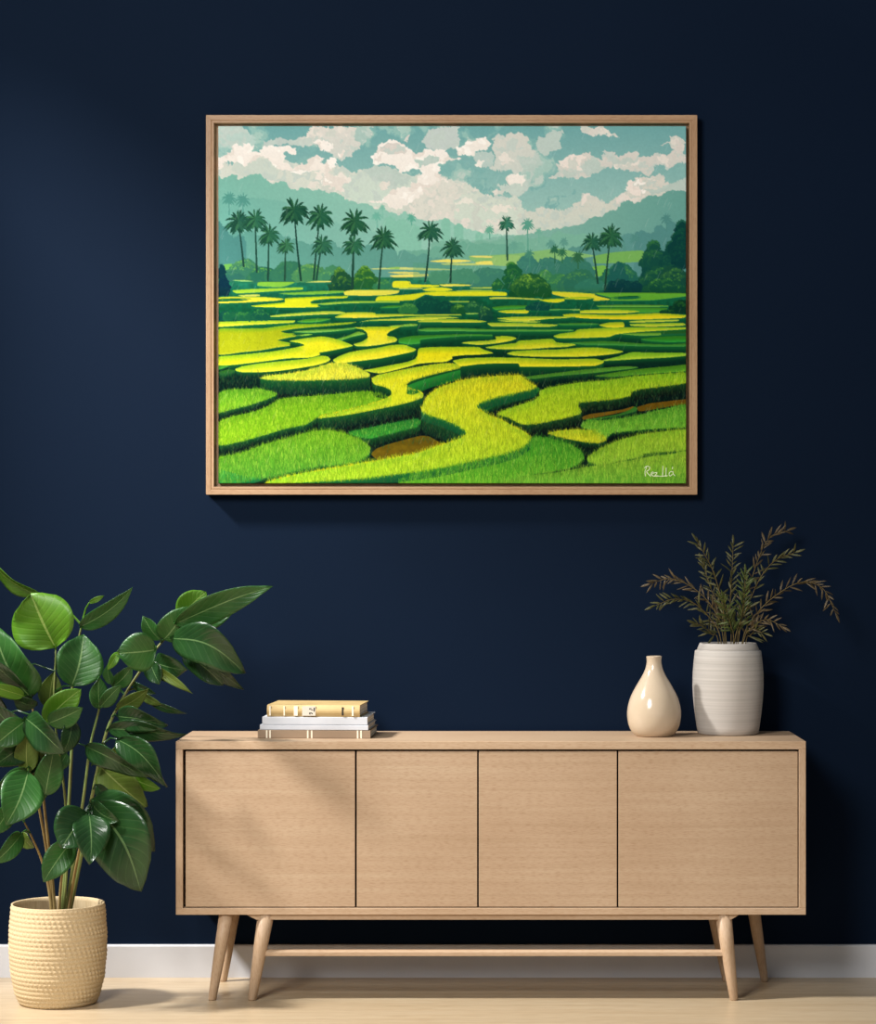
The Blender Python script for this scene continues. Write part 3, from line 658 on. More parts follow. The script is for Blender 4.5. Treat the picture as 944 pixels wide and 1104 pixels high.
big = [(455,437),(460,427),(470,419),(480,415),(495,410),(515,406.8),(540,404.8),(560,404.4),(566,409),(572,413),(578,416.4),(572,419.6),(555,423.4),(535,428),(520,432.6),(513,437.6),(518,442),(527,447),(540,452),(553,459),(565,465),(570,469),(572,473),(566,479),(555,485),(535,491),(515,495),(490,500.6),(475,504),(440,509),(380,516),(285,521.5),(300,515),(330,508.6),(360,503.4),(390,498.4),(410,495),(430,491.4),(450,487.4),(470,480.5),(485,475.6),(496,471.6),(502,467),(500,463),(490,457),(475,451),(462,447),(454,443)]
wall([(453,441),(460,446),(475,450.4),(490,456.5),(500,463),(502,466),(490,462),(472,455),(456,449)], 17, (26,84,44), (10,34,30))
terr([(235,494),(260,488),(285,478.5),(310,472),(330,466),(350,463),(365,465),(380,470),(392,476),(399,482),(397,490),(388,496),(370,500),(345,502.4),(320,507),(295,513),(270,517),(250,522),(235,522)], (112,170,34), (74,146,52), 7, grass=(6.0, 1.0))
paint([(235,505),(262,512),(285,516),(270,522),(235,522)], (16,130,86), alpha=0.6)
terr([(572,472),(580,470),(600,474),(615,479),(625,485),(629,493),(622,500),(610,505),(580,510),(560,514),(540,522),(430,522),(445,510),(475,505),(515,496),(545,489),(566,481)], (62,146,44), (92,166,46), 0, grass=(7.0, 1.0))
terr(big, (226,216,36), (158,202,44), 9, grass=(6.0, 1.0), wt=(30,110,56), wb=(12,72,50))
terr([(632,493),(640,487),(655,479),(670,473),(690,468),(715,464.6),(739,463),(739,484),(715,486.5),(695,488.4),(690,491),(685,493),(665,497),(645,501),(634,497)], (160,198,54), (140,192,60), 9, grass=(6.0, 1.0))
terr([(530,522),(550,516),(575,511.4),(600,508.6),(625,504),(650,499.6),(675,496.4),(700,491.6),(725,488.6),(739,486.6),(739,522)], (164,200,66), (104,174,60), 0, grass=(7.0, 1.0))

# --- grass blades
for (y0, x0, m), col, col2, (ln, amt), horiz in GRASS:
    ys, xs = np.nonzero(m); n = len(ys)
    if n < 50: continue
    cnt = int(n*(0.19 if ln > 3 else 0.10)*amt/(max(ln, 2)**0.35))
    pick = np.sort(rs.randint(0, n, cnt)); yq = ys[pick]; xq = xs[pick]; h = m.shape[0]
    t = yq/max(1, h-1); c1_ = np.array(col, np.float32); c2_ = np.array(col2 if col2 is not None else col, np.float32)
    base = c1_*(1-t)[:, None]+c2_*t[:, None]
    j = rs.rand(cnt)
    f = np.where(j < 0.45, 0.74, np.where(j < 0.82, 1.06, 1.2))[:, None]+rs.normal(0, 0.05, cnt)[:, None]
    cc = base*f; hi = j > 0.8
    cc[hi] = cc[hi]*0.5+np.array((236, 228, 110), np.float32)*0.5
    cc[j < 0.2] = cc[j < 0.2]*0.75+np.array((50, 130, 40), np.float32)*0.25
    l_ = ln*rs.uniform(0.5, 1.25, cnt)
    strokes((x0+xq)/SS+PX0, (y0+yq)/SS+PY0+l_*0.35, rs.normal(0.04, 0.16, cnt), -np.ones(cnt), l_, np.clip(cc, 0, 255), 1, 0.62)
    # blades overhanging the lower edge
    low = m & ~np.roll(m, -1, axis=0); low[-1] = False
    ys, xs = np.nonzero(low)
    if ln > 2.5 and len(ys) > 10:
        cnt = len(ys)//3; pick = rs.randint(0, len(ys), cnt); l_ = ln*rs.uniform(0.25, 0.7, cnt)
        cc = c2_[None, :]*rs.uniform(0.62, 1.0, cnt)[:, None]
        strokes((x0+xs[pick])/SS+PX0, (y0+ys[pick])/SS+PY0-1, rs.normal(0, .15, cnt), np.ones(cnt), l_, cc, 2, 0.8)
        up = m & ~np.roll(m, 1, axis=0); up[0] = False; ys, xs = np.nonzero(up)
        cnt = len(ys)//4; pick = rs.randint(0, max(1, len(ys)), cnt); l_ = ln*rs.uniform(0.25, 0.6, cnt)
        cc = c1_[None, :]*rs.uniform(0.7, 1.08, cnt)[:, None]
        strokes((x0+xs[pick])/SS+PX0, (y0+ys[pick])/SS+PY0+1, rs.normal(0, .2, cnt), -np.ones(cnt), l_, np.clip(cc, 0, 255), 2, 0.8)
# dark banks: dull blades
lum = img.sum(2); dk = (lum < 190); dk[:int((402-PY0)*SS)] = False
ys, xs = np.nonzero(dk); cnt = len(ys)//48; pick = rs.randint(0, len(ys), cnt)
cc = np.stack([rs.uniform(26, 90, cnt), rs.uniform(66, 120, cnt), rs.uniform(50, 74, cnt)], 1).astype(np.float32)
strokes(xs[pick]/SS+PX0, ys[pick]/SS+PY0, rs.normal(0.05, .22, cnt), -np.ones(cnt), rs.uniform(2, 5, cnt), cc, 1, 0.65)
# rain
cnt = 420
x = rs.uniform(PX0, PX1, cnt); y = rs.uniform(150, 505, cnt)
cc = np.full((cnt, 3), 235, np.float32)
strokes(x, y, np.full(cnt, 0.32), -np.ones(cnt), rs.uniform(4, 10, cnt), cc, 1, 0.36)
ft = np.clip((np.linspace(PY0, PY1, PH)-308)/14, 0, 1)[:, None, None]; img *= 1-ft*(1-np.array((0.935, 0.955, 0.78), np.float32))
img *= (1+0.05*(fbm(5, 77, 2)[..., None]-0.5))                     # brush texture
img = np.clip(img, 0, 255)

# --- frame and canvas in the room
FRY = -0.046                       # front of the frame
fp = lambda px, py, y=FRY: pix(px, py, y)
a = fp(222.0, 533.2); b = fp(751.4, 124.0)
fx0, fz0, fx1, fz1 = a.x, a.z, b.x, b.z
pic = thing('framed_painting', 'large painting of green rice terraces and palms in an oak float frame on navy wall', 'painting', ((fx0+fx1)/2, 0, (fz0+fz1)/2))
cx_, cz_ = pic.location.x, pic.location.z
hx, hz = (fx1-fx0)/2, (fz1-fz0)/2
oak_f = wood('frame_oak', (196, 166, 130), (186, 154, 116), (174, 141, 103), 0, 0.5)
oak_fv = wood('frame_oak_upright', (196, 166, 130), (186, 154, 116), (174, 141, 103), 2, 0.5)
FWD = 0.0235
def rail(side):
    """mitred L-profile rail: face, groove line, inner lip"""
    # (inset from the outer edge, y)
    prof = [(0, -0.002), (0, FRY), (0.0145, FRY), (0.0152, FRY+0.0016), (0.0166, FRY+0.0016), (0.0173, FRY), (FWD, FRY), (FWD, -0.012), (0.034, -0.012), (0.034, -0.002)]
    bm = bmesh.new(); A = []; B = []
    for ins, y in prof:
        if side in 'tb':
            z = (hz-ins) if side == 't' else -(hz-ins)
            A.append(bm.verts.new((-(hx-ins), y, z))); B.append(bm.verts.new((hx-ins, y, z)))
        else:
            x = (hx-ins) if side == 'r' else -(hx-ins)
            A.append(bm.verts.new((x, y, -(hz-ins)))); B.append(bm.verts.new((x, y, hz-ins)))
    n = len(prof); bm.faces.new(A); bm.faces.new(B)
    for i in range(n): bm.faces.new((A[i], A[(i+1) % n], B[(i+1) % n], B[i]))
    obj('frame_rail', bm, oak_f if side in 'tb' else oak_fv, pic, False, 0.0006)
for s_ in 'tblr': rail(s_)
bm = bmesh.new(); box(bm, -(hx-0.033), hx-0.033, -0.010, -0.003, -(hz-0.033), hz-0.033)
obj('backing_board', bm, M('dark_backing', (70, 42, 28), 0.8, 0.2).m, pic)
CY = -0.038                        # canvas face, standing proud of the backing
a = pix(PX0, PY1, CY); b = pix(PX1, PY0, CY)
gw, gh = PW//2, PH//2
small = img[:gh*2, :gw*2].reshape(gh, 2, gw, 2, 3).mean((1, 3))/255.0
lin = np.where(small <= 0.04045, small/12.92, ((small+0.055)/1.055)**2.4)
xs = np.linspace(a.x, b.x, gw)-cx_; zs = np.linspace(b.z, a.z, gh)-cz_
co = np.zeros((gh, gw, 3), np.float32); co[..., 0] = xs[None, :]; co[..., 1] = CY; co[..., 2] = zs[:, None]
# wrapped edges going back to the board
ring = [(i, 0) for i in range(gh-1)]+[(gh-1, j) for j in range(gw-1)]+[(i, gw-1) for i in range(gh-1, 0, -1)]+[(0, j) for j in range(gw-1, 0, -1)]
nb_ = gh*gw
edge = np.array([(co[i, j, 0], -0.010, co[i, j, 2]) for i, j in ring], np.float32)
verts = np.concatenate([co.reshape(-1, 3), edge]); idx = np.arange(nb_).reshape(gh, gw)
quads = np.stack([idx[:-1, :-1], idx[1:, :-1], idx[1:, 1:], idx[:-1, 1:]], -1).reshape(-1, 4)
rid = np.array([i*gw+j for i, j in ring]); eid = nb_+np.arange(len(ring))
eq = np.stack([rid, eid, np.roll(eid, -1), np.roll(rid, -1)], -1)
quads = np.concatenate([quads, eq])
me = bpy.data.meshes.new('canvas'); me.vertices.add(len(verts)); me.vertices.foreach_set('co', verts.ravel())
me.loops.add(quads.size); me.loops.foreach_set('vertex_index', quads.ravel().astype(np.int32))
me.polygons.add(len(quads)); me.polygons.foreach_set('loop_start', np.arange(0, quads.size, 4, dtype=np.int32))
me.update(calc_edges=True); me.validate()
ca = me.color_attributes.new('paint', 'FLOAT_COLOR', 'POINT')
cl = np.ones((len(verts), 4), np.float32); cl[:nb_, :3] = lin.reshape(-1, 3)
cl[nb_:, :3] = lin.reshape(-1, 3)[rid]
ca.data.foreach_set('color', cl.ravel())
mc = M('painted_canvas', (200, 200, 200), 0.8, 0.04)
at = mc.N.new('ShaderNodeAttribute'); at.attribute_name = 'paint'
PGAIN = 1.0
mc.base(at.outputs['Color'])
mc.bump(mc.noise(mc.coords((1, 1, 1)), 700, 2), 0.08, 0.0004)
cv_ = link('canvas', me, mc.m, pic)
# signature, brushed on the lower right corner
sig = [[(695.5,513.5),(695.2,508.5),(696.8,503.4)], [(694.2,504.6),(697.2,502.6),(700,503.6),(699.4,506.4),(696.6,508.4)], [(696.8,508.4),(698.6,511),(701.4,513.6)],
       [(701.6,511.4),(704.2,510.4),(703.8,509.0),(702,509.6),(701.8,512),(704,513.2)], [(705.2,510),(708,509.4),(706.4,512.2),(705.6,513),(709.4,513)],
       [(714.4,502.4),(714.3,508),(714,513.4),(716,512.8)], [(718,504.2),(717.8,509),(717.6,513.2),(719.4,512.8)],
       [(725,508.6),(722.6,508.6),(721,511),(722.2,513.2),(724.6,511.4)], [(725.2,508),(725.4,510.6),(727.4,513.2)], [(724.9,503.4),(724.6,505.8)], [(704,513.4),(709,513.4),(714,513.4),(719,513.2)]]
bm = bmesh.new()
for st_ in sig:
    P3 = [pix(x_, y_, CY-0.0003)-pic.location for x_, y_ in spline([tuple(p) for p in st_], 5)]
    tube(bm, P3, [0.00115]*len(P3), 6)
obj('signature', bm, M('pale_signature_paint', (232, 240, 204), 0.7, 0.2).m, cv_)
# ------------------------------------------------------------------ sideboard
oak = wood('pale_oak', (205, 182, 151), (198, 174, 141), (189, 164, 131), 0, 0.5)
oak_v = wood('pale_oak_upright', (205, 182, 151), (198, 174, 141), (189, 164, 131), 2, 0.5)
oak_door = wood('oak_door_veneer', (198, 177, 145), (192, 168, 136), (183, 159, 126), 0, 0.55, 1.0)
gapm = M('dark_recess', (28, 18, 12), 0.8, 0.2).m
YF, YB = -0.398, -0.018
k = 6.9 / 2600
X = lambda px: (px - VX) * k
Z = lambda py: CH - (py - VY) * k
XL, XR, ZT, ZB = X(189.5), X(868.5), Z(799.3), Z(986.3)
sb = thing('sideboard', 'pale oak four door sideboard on slanted tapered legs against the navy wall', 'sideboard', ((XL+XR)/2, (YF+YB)/2, 0))
off = Matrix.Translation(-Vector(sb.location))
def sobj(name, bm, m, bevel=0.0012, smooth=False):
    bm.transform(off); return obj(name, bm, m, sb, smooth, bevel)
TT, TS, TB = 0.0232, 0.0200, 0.0195
bm = bmesh.new(); box(bm, XL, XR, YF, YB, ZT-TT, ZT); sobj('top_panel', bm, oak)
bm = bmesh.new(); box(bm, XL, XR, YF, YB, ZB, ZB+TB); sobj('bottom_panel', bm, oak)
bm = bmesh.new(); box(bm, XL, XL+TS, YF, YB, ZB+TB, ZT-TT); sobj('side_panel', bm, oak_v)
bm = bmesh.new(); box(bm, XR-TS, XR, YF, YB, ZB+TB, ZT-TT); sobj('side_panel', bm, oak_v)
bm = bmesh.new(); box(bm, XL+TS, XR-TS, YF+0.03, YB, ZB+TB, ZT-TT); sobj('inner_carcass', bm, gapm, 0)
for x0, x1 in ((199.8, 382.4), (384.4, 514.2), (516.0, 664.8), (666.6, 859.8)):
    bm = bmesh.new(); box(bm, X(x0), X(x1), YF+0.004, YF+0.026, Z(977.9), Z(810.2)); sobj('door', bm, oak_door, 0.0008)
# under-rail with chamfered ends
bm = bmesh.new()
prism(bm, [(X(265), ZB), (X(270), ZB-0.008), (X(276), ZB-0.0155), (X(788), ZB-0.0155), (X(793), ZB-0.008), (X(797), ZB)], 1, YF+0.008, YF+0.05)
sobj('apron_rail', bm, oak)
def leg(top, foot, yt, yf, rt, rf):
    a = pix(top[0], top[1], yt); a.z = ZB + 0.004
    f = pix(foot[0], foot[1], yf); f.z = 0
    if yt < -0.3: a.z -= 0.0
    pts = [f.lerp(a, t) for t in (0, 0.015, 0.3, 0.6, 1.0)]
    pts[0].z = 0.0
    rr = [rf*0.86, rf, rf + (rt-rf)*0.36, rf + (rt-rf)*0.68, rt]
    bm = bmesh.new(); tube(bm, pts, rr, 24)
    # flat foot and flat top
    for v in bm.verts:
        if v.co.z < 0.004 and abs(v.co.z) > 0: v.co.z = max(v.co.z, 0) if v.co.z > 0.002 else 0
    sobj('leg', bm, oak_v, 0, True)
YL, YK = -0.372, -0.075
leg((244, 986), (228.5, 1080), YL, YL, 7.6*k, 4.4*k)
leg((255, 986), (240.5, 1056), YK, YK, 7.0*k, 4.2*k)
leg((287, 986), (271.5, 1080), YL, YL, 9.0*k, 4.6*k)
leg((779, 986), (791.0, 1080), YL, YL, 9.0*k, 4.6*k)
leg((765, 986), (783.0, 1056), YK, YK, 7.0*k, 4.2*k)
leg((810, 986), (824.0, 1057), YK, YK, 7.6*k, 4.2*k)
bm = bmesh.new()
a = pix(280, 1027, YL+0.002); b = pix(786, 1027, YL+0.002)
prism(bm, [(YL-0.009, a.z-0.0085), (YL+0.011, a.z-0.0085), (YL+0.011, a.z+0.0085), (YL-0.003, a.z+0.0085), (YL-0.009, a.z+0.003)], 0, a.x, b.x)
sobj('stretcher', bm, oak)

# ------------------------------------------------------------------ books
def book(name, label, x0, x1, ztop, zbot, yfront, depth, rz, cover_m, page_m, board=0.0022, spine_round=0.0):
    """spine towards the room; x0,x1 in metres along the spine"""
    L = x1 - x0; h = ztop - zbot
    t = thing(name, label, 'book', ((x0+x1)/2, yfront+depth/2, zbot), rz, 'books stacked on the sideboard')
    bm = bmesh.new(); d = depth/2
    # cover: one C-shaped profile in (y,z), spine at -d
    n = 6
    outer = [(d, 0), (-d+0.003, 0)]
    outer += [(-d + 0.003 - (0.003+spine_round)*math.sin(math.pi*i/n), h*i/n) for i in range(1, n)] if spine_round else [(-d, 0.0012), (-d, h-0.0012)]
    outer += [(-d+0.003, h), (d, h)]
    inner = [(d, h-board), (-d+0.005, h-board), (-d+0.005, board), (d, board)]
    prism(bm, outer + inner, 0, -L/2, L/2)
    c = obj('cover', bm, cover_m, t, False, 0.0004)
    bm = bmesh.new(); box(bm, -L/2+0.004, L/2-0.004, -d+0.0052, d-0.004, board+0.0001, h-board-0.0001)
    obj('page_block', bm, page_m, t)
    return t, c, L, h, d
mp_ = M('book_pages', (228, 222, 208), 0.8, 0.2)
mp_.base(mp_.ramp(mp_.noise(mp_.coords((2, 2, 900)), 1, 1), ((0.35, (196, 188, 172)), (0.6, (234, 228, 214)))))
mpw = mp_.m
mtaupe = M('taupe_book_cloth', (146, 124, 101), 0.7, 0.3); mtaupe.bump(mtaupe.noise(mtaupe.coords((1,1,1)), 900, 2), 0.2, 0.0004)
mwb = M('white_book_cover', (236, 236, 238), 0.5, 0.4); mwb.base(mwb.ramp(mwb.noise(mwb.coords((1,1,1)), 30, 2), ((0.3,(193,196,201)),(0.7,(199,201,206)))))
mtan = M('tan_book_cloth', (202, 170, 112), 0.55, 0.35); mtan.base(mtan.ramp(mtan.noise(mtan.coords((1,1,1)), 24, 4), ((0.3,(184,156,104)),(0.7,(197,170,118))))); mtan.bump(mtan.noise(mtan.coords((1,1,1)), 900, 2), 0.2, 0.0004)
mband = M('pale_spine_band', (238, 228, 205), 0.5, 0.4).m
mlab = M('grey_spine_label', (205, 196, 180), 0.6, 0.3).m
mink = M('dark_spine_ink', (40, 36, 32), 0.6, 0.3).m
YBK = -0.293
kb = (DW + YBK) / FPX
bx = lambda px: (px - VX) * kb
zz = [ZT, ZT+0.0238, ZT+0.0238+0.0152, ZT+0.0238+0.0152+0.0232]
RB = R(-3.0)
t1, c1, L1, h1, d1 = book('book', 'thin taupe clothbound book with paired white spine bands, bottom of the stack', bx(279.5), bx(401.5), zz[1]-0.0002, zz[0], YBK, 0.225, RB, mtaupe.m, mpw)
t2, c2, L2, h2, d2 = book('book', 'thinner plain white book lying second from the bottom of the stack', bx(282), bx(399.5), zz[2]-0.0002, zz[1], YBK+0.001, 0.222, RB*1.15, mwb.m, mpw, 0.0016)
t3, c3, L3, h3, d3 = book('book', 'thicker plain white book lying directly under the tan book', bx(284.5), bx(398.5), zz[3]-0.0002, zz[2], YBK+0.002, 0.218, RB*1.1, mwb.m, mpw, 0.0018)
t4, c4, L4, h4, d4 = book('book', 'thick tan clothbound book with labelled spine on top of the stack', bx(290), bx(391), zz[3]+0.0345, zz[3], YBK+0.004, 0.20, RB*1.5, mtan.m, mpw, 0.0026, 0.0035)
def band(name, cov, m, L, h, d, x0, x1, z0=None, z1=None, bulge=0.0006):
    """thin raised band wrapped on a spine; x from the left end in metres"""
    bm = bmesh.new()
    z0 = 0.0004 if z0 is None else z0; z1 = h-0.0004 if z1 is None else z1
    box(bm, -L/2+x0, -L/2+x1, -d-bulge, -d+0.0035, z0, z1)
    return obj(name, bm, m, cov)
for p in (9.0, 12.6, 53.5, 57.8, 107.5, 111.2):
    band('spine_band', c1, mband, L1, h1, d1, p*kb, (p+1.6)*kb)
B4 = 0.0037
for a_, b_, m_ in ((2.6, 4.2, mband), (18.3, 19.6, mband), (29.5, 33.6, mband), (92.5, 94.3, mband)):
    band('spine_band', c4, m_, L4, h4, d4, a_*kb, b_*kb, 0.0035, h4-0.0035, B4)
lb = band('spine_label', c4, mlab, L4, h4, d4, 38.5*kb, 53*kb, 0.0035, h4-0.0035, B4)
for gx, gz, gw, gh in ((46.2,0.0225,1.2,0.004),(47.4,0.0245,1.6,0.0016),(48.2,0.0205,2.0,0.0018),(51.0,0.017,1.2,0.011),(46.0,0.012,3.2,0.0018),(46.2,0.0085,1.3,0.0035),(48.6,0.0095,1.3,0.0025)):
    band('glyph', lb, mink, L4, h4, d4, gx*kb, (gx+gw)*kb, gz-0.001, gz-0.001+gh, B4+0.0004)
band('spine_mark', c4, mink, L4, h4, d4, 81.5*kb, 83.4*kb, 0.005, h4-0.006, B4)

# ------------------------------------------------------------------ vases
mcream = M('cream_glaze', (232, 212, 182), 0.16, 0.5)
mcream.base(mcream.ramp(mcream.noise(mcream.coords((1,1,1)), 12, 4), ((0.3,(191,172,146)),(0.7,(199,180,156)))))
kv = 7.10 / FPX
prof = [(6,0),(17,0),(20.5,1.2),(24.5,5.5),(27.5,12),(29,20),(29,27),(27.6,35),(25,43),(21,51),(16.4,59),(12.3,66),(9.6,72),(8.2,78),(8.0,82),(8.4,85.2),(8.2,86),(7.2,86),(6.6,84),(6.4,78),(8,71),(10,66),(14,58),(22,45),(25,32),(25,20),(22,10),(16,5),(5,4)]
bm = bmesh.new(); lathe(bm, [tuple(q) for q in spline([(r*kv, z*kv) for r, z in prof], 3)], 64)
p0 = pix(704.7, 790, -0.20)
cv = obj('bud_vase', bm, mcream.m, None, True); cv.location = (p0.x, -0.205, ZT)
tag(cv, 'small glossy cream teardrop vase with narrow neck on the sideboard', 'vase')

mgv = M('pale_stoneware', (186, 179, 170), 0.62, 0.3)
vz = mgv.coords((1.5, 1.5, 160))
nb = mgv.noise(vz, 1.0, 3, 0.6)
mgv.base(mgv.ramp(nb, ((0.3,(174,168,160)),(0.7,(195,188,180))))); mgv.bump(nb, 0.45, 0.0016)
prof = [(10,0),(31,0),(33,1.5),(34.2,8),(36.2,22),(37.8,38),(38.6,52),(38.4,66),(37.2,80),(36,90.2),(35.2,91.2),(33.8,91.0),(33.2,91.6),(33.6,92.4),(31.4,97.6),(30.6,99),(29.2,99),(28.4,97),(30,90),(33,70),(34,50),(31,20),(28,6),(8,5)]
bm = bmesh.new(); lathe(bm, [(r*kv, z*kv) for r, z in prof], 72)
p0 = pix(784.7, 790, -0.13); VCX, VCY = p0.x, -0.125
gv = obj('stoneware_vase', bm, mgv.m, None, True); gv.location = (VCX, VCY, ZT)
em = gv.modifiers.new('edge', 'EDGE_SPLIT'); em.split_angle = R(50)
tag(gv, 'tall pale grey barrel shaped vase with fine throwing rings holding olive sprigs', 'vase')

# sprigs standing in the tall vase
msp = []
for nm, a_, b_ in (('olive_leaf', (84, 80, 40), (54, 58, 26)), ('bronze_leaf', (94, 78, 50), (62, 52, 32)), ('green_leaf', (82, 92, 38), (50, 66, 26))):
    q = M(nm, a_, 0.5, 0.4); q.base(q.ramp(q.noise(q.coords((1,1,1)), 60, 3), ((0.3, b_), (0.7, a_)))); msp.append(q.m)
mst = M('sprig_stem', (104, 88, 48), 0.6, 0.3).m
rnd = random.Random(4)
SPR = [
 ('sprig leaning up and left with the highest left tip', [(781,694),(779,655),(768,615),(752,585)], -0.03, 0, 20),
 ('upright sprig standing straight in the middle', [(788,694),(787,650),(789,615),(790,588)], 0.0, 0, 18),
 ('tallest sprig leaning right with a bent over tip', [(794,694),(803,650),(816,606),(829,580),(848,572)], 0.02, 1, 24),
 ('sprig leaning right just below the tallest sprig', [(791,694),(805,655),(820,622),(836,604),(856,596)], -0.05, 0, 16),
 ('long bronze sprig arching far right and drooping', [(799,694),(811,668),(832,645),(862,628),(886,634),(900,660)], -0.04, 1, 28),
 ('upper long sprig arching out over the left side', [(780,694),(771,660),(750,636),(724,624),(702,629)], 0.0, 1, 22),
 ('lower long sprig bending out over the left side', [(777,694),(766,668),(747,650),(726,646),(706,653)], -0.06, 0, 20),
 ('bushy sprig just left of the middle', [(783,694),(777,660),(765,632),(757,606)], 0.03, 0, 22),
 ('short sprig hanging over the left rim', [(774,694),(767,684),(759,676),(750,672)], -0.05, 0, 10),
 ('short bronze sprig spreading over the right rim', [(800,694),(812,676),(826,668),(842,675)], -0.06, 1, 11),
 ('dense green sprig just right of the middle', [(795,694),(800,662),(802,640),(803,620)], -0.05, 2, 26),
 ('short green sprig in the middle front', [(790,694),(788,676),(783,660),(780,646)], -0.07, 2, 16),
 ('shortest sprig curling over the right rim', [(803,694),(808,686),(814,680),(822,682)], -0.03, 0, 8),
]
def leaflet(bm, p, dirv, nrm, ln, wd):
    dirv = dirv.normalized(); s = dirv.cross(nrm).normalized(); n = s.cross(dirv)
    rows = []
    for t, wv in ((0, 0.12), (0.3, 0.9), (0.6, 1.0), (0.85, 0.55), (1, 0.04)):
        c_ = p + dirv*ln*t + n*(-0.18*ln*t*t)
        rows.append([bm.verts.new(c_ - s*wd*wv*0.5 + n*0.12*wd*wv), bm.verts.new(c_), bm.verts.new(c_ + s*wd*wv*0.5 + n*0.12*wd*wv)])
    for i in range(4):
        for j in range(2):
            bm.faces.new((rows[i][j], rows[i][j+1], rows[i+1][j+1], rows[i+1][j]))
for lab, pts, dy, mi, nl in SPR:
    root = thing('olive_sprig', 'olive ' + lab + ' in the grey vase', 'sprig', (VCX, VCY, ZT+0.02), 0, 'sprigs in the grey vase')
    o3 = Vector(root.location); n = len(pts)
    P3 = []
    for i, (px, py) in enumerate(pts):
        f = i/(n-1)
        P3.append(pix(px, py, VCY + dy*f*1.4 + rnd.uniform(-0.006, 0.006)))
    b0 = P3[0]; b0.y = VCY + dy*0.25
    bottom = Vector((VCX + (b0.x-VCX)*0.3, VCY + dy*0.1, ZT+0.02))
    P3 = [bottom] + P3
    S = [Vector(q) - o3 for q in spline([tuple(q) for q in P3], 8)]
    bm = bmesh.new(); m_ = len(S); tube(bm, S, [0.0019 - 0.0013*i/(m_-1) for i in range(m_)], 6)
    obj('stem', bm, mst, root, True)
    bm = bmesh.new(); i0 = 10
    nl = int(nl*1.7)
    for j in range(nl):
        f = (j + rnd.random()*0.6)/nl
        q = i0 + f*(m_-1-i0); i = min(int(q), m_-2); p = S[i].lerp(S[i+1], q-i)
        t = (S[i+1]-S[i]).normalized(); sd = 1 if j % 2 else -1
        side = t.cross(Vector((0, -1, 0))).normalized()*sd
        dv = t*rnd.uniform(0.5, 1.4) + side*rnd.uniform(0.2, 1.15) + Vector((rnd.uniform(-.15, .15), rnd.uniform(-0.8, 0.6), rnd.uniform(-0.25, 0.3)))
        nr = Vector((rnd.uniform(-.6,.6), -1, rnd.uniform(-.2,.9)))
        leaflet(bm, p, dv, nr, rnd.uniform(0.028, 0.052)*(1.0-0.25*f), rnd.uniform(0.0042, 0.0066))
    leaflet(bm, S[-1], S[-1]-S[-2], Vector((0.2,-1,0.3)), 0.034, 0.007)
    o = obj('foliage', bm, msp[mi], root, True)
    so = o.modifiers.new('thickness', 'SOLIDIFY'); so.thickness = 0.0005
# ------------------------------------------------------------------ potted plant
PX, PY = pix(62.5, 1030, -0.41).x, -0.41
plant = thing('potted_plant', 'tall broad leaved green houseplant in a woven straw basket on the floor', 'plant', (PX, PY, 0))
po = Vector(plant.location)
mb = M('woven_straw', (222, 192, 134), 0.75, 0.25)
tcx = mb.N.new('ShaderNodeUVMap'); mpn = mb.N.new('ShaderNodeMapping'); mb.L.new(tcx.outputs[0], mpn.inputs[0])
nz = mb.noise(mpn.outputs[0], 60, 3, 0.6)
mb.base(mb.ramp(nz, ((0.3, (182, 158, 118)), (0.7, (207, 186, 150)))))
mb.bump(nz, 0.5, 0.002)
kp = (DW + PY) / FPX
# profile of basket (px units above floor)
def basket_r(z):
    prof = [(0, 40.5), (3, 43), (12, 46.5), (30, 50.5), (55, 52.6), (75, 52.8), (95, 51.4), (108, 50.2)]
    for (z0, r0), (z1, r1) in zip(prof, prof[1:]):
        if z <= z1: return r0 + (r1-r0)*(z-z0)/(z1-z0)
    return prof[-1][1]
HB = 106.0
bm = bmesh.new(); uvl = bm.loops.layers.uv.new('UVMap')
NS, NR = 300, 22
prev = None; rows = []
NZ = NR*5
for i in range(NZ+1):
    z = HB*i/NZ; row = []; ph = i/5.0; rown = int(ph)
    bead = abs(math.sin(math.pi*ph))
    for s in range(NS):
        a = 2*math.pi*s/NS
        tw = math.sin(58*a + ph*1.9)   # slanting strands in each coil
        r = basket_r(z) - 1.0 + 0.62*bead**0.7 + (0.36+0.22*math.sin(3*a+1.3*ph))*tw*bead
        row.append(bm.verts.new((r*kp*math.cos(a), r*kp*math.sin(a), z*kp)))
    rows.append(row)
# rim roll and inside wall
for rr, zz_ in ((49.8, HB+1.3), (48.6, HB+1.6), (47.4, HB+0.8), (46.8, HB-3), (47.6, HB-14), (48.2, HB-24)):
    rows.append([bm.verts.new((rr*kp*math.cos(2*math.pi*s/NS), rr*kp*math.sin(2*math.pi*s/NS), zz_*kp)) for s in range(NS)])
for i in range(len(rows)-1):
    for s in range(NS):
        f = bm.faces.new((rows[i][s], rows[i][(s+1) % NS], rows[i+1][(s+1) % NS], rows[i+1][s]))
        for lp, (u, v) in zip(f.loops, ((s/NS, i/NZ), ((s+1)/NS, i/NZ), ((s+1)/NS, (i+1)/NZ), (s/NS, (i+1)/NZ))):
            lp[uvl].uv = (u*4, v)
bm.faces.new(rows[0])
obj('basket_pot', bm, mb.m, plant, True)
msoil = M('potting_soil', (52, 36, 24), 0.95, 0.1); msoil.bump(msoil.noise(msoil.coords((1,1,1)), 90, 4), 0.9, 0.01)
bm = bmesh.new(); lathe(bm, [(2*kp, (HB-21)*kp), (47.9*kp, (HB-21)*kp), (47.7*kp, (HB-15)*kp), (30*kp, (HB-14)*kp), (2*kp, (HB-13)*kp)], 40)
obj('soil', bm, msoil.m, plant, True)

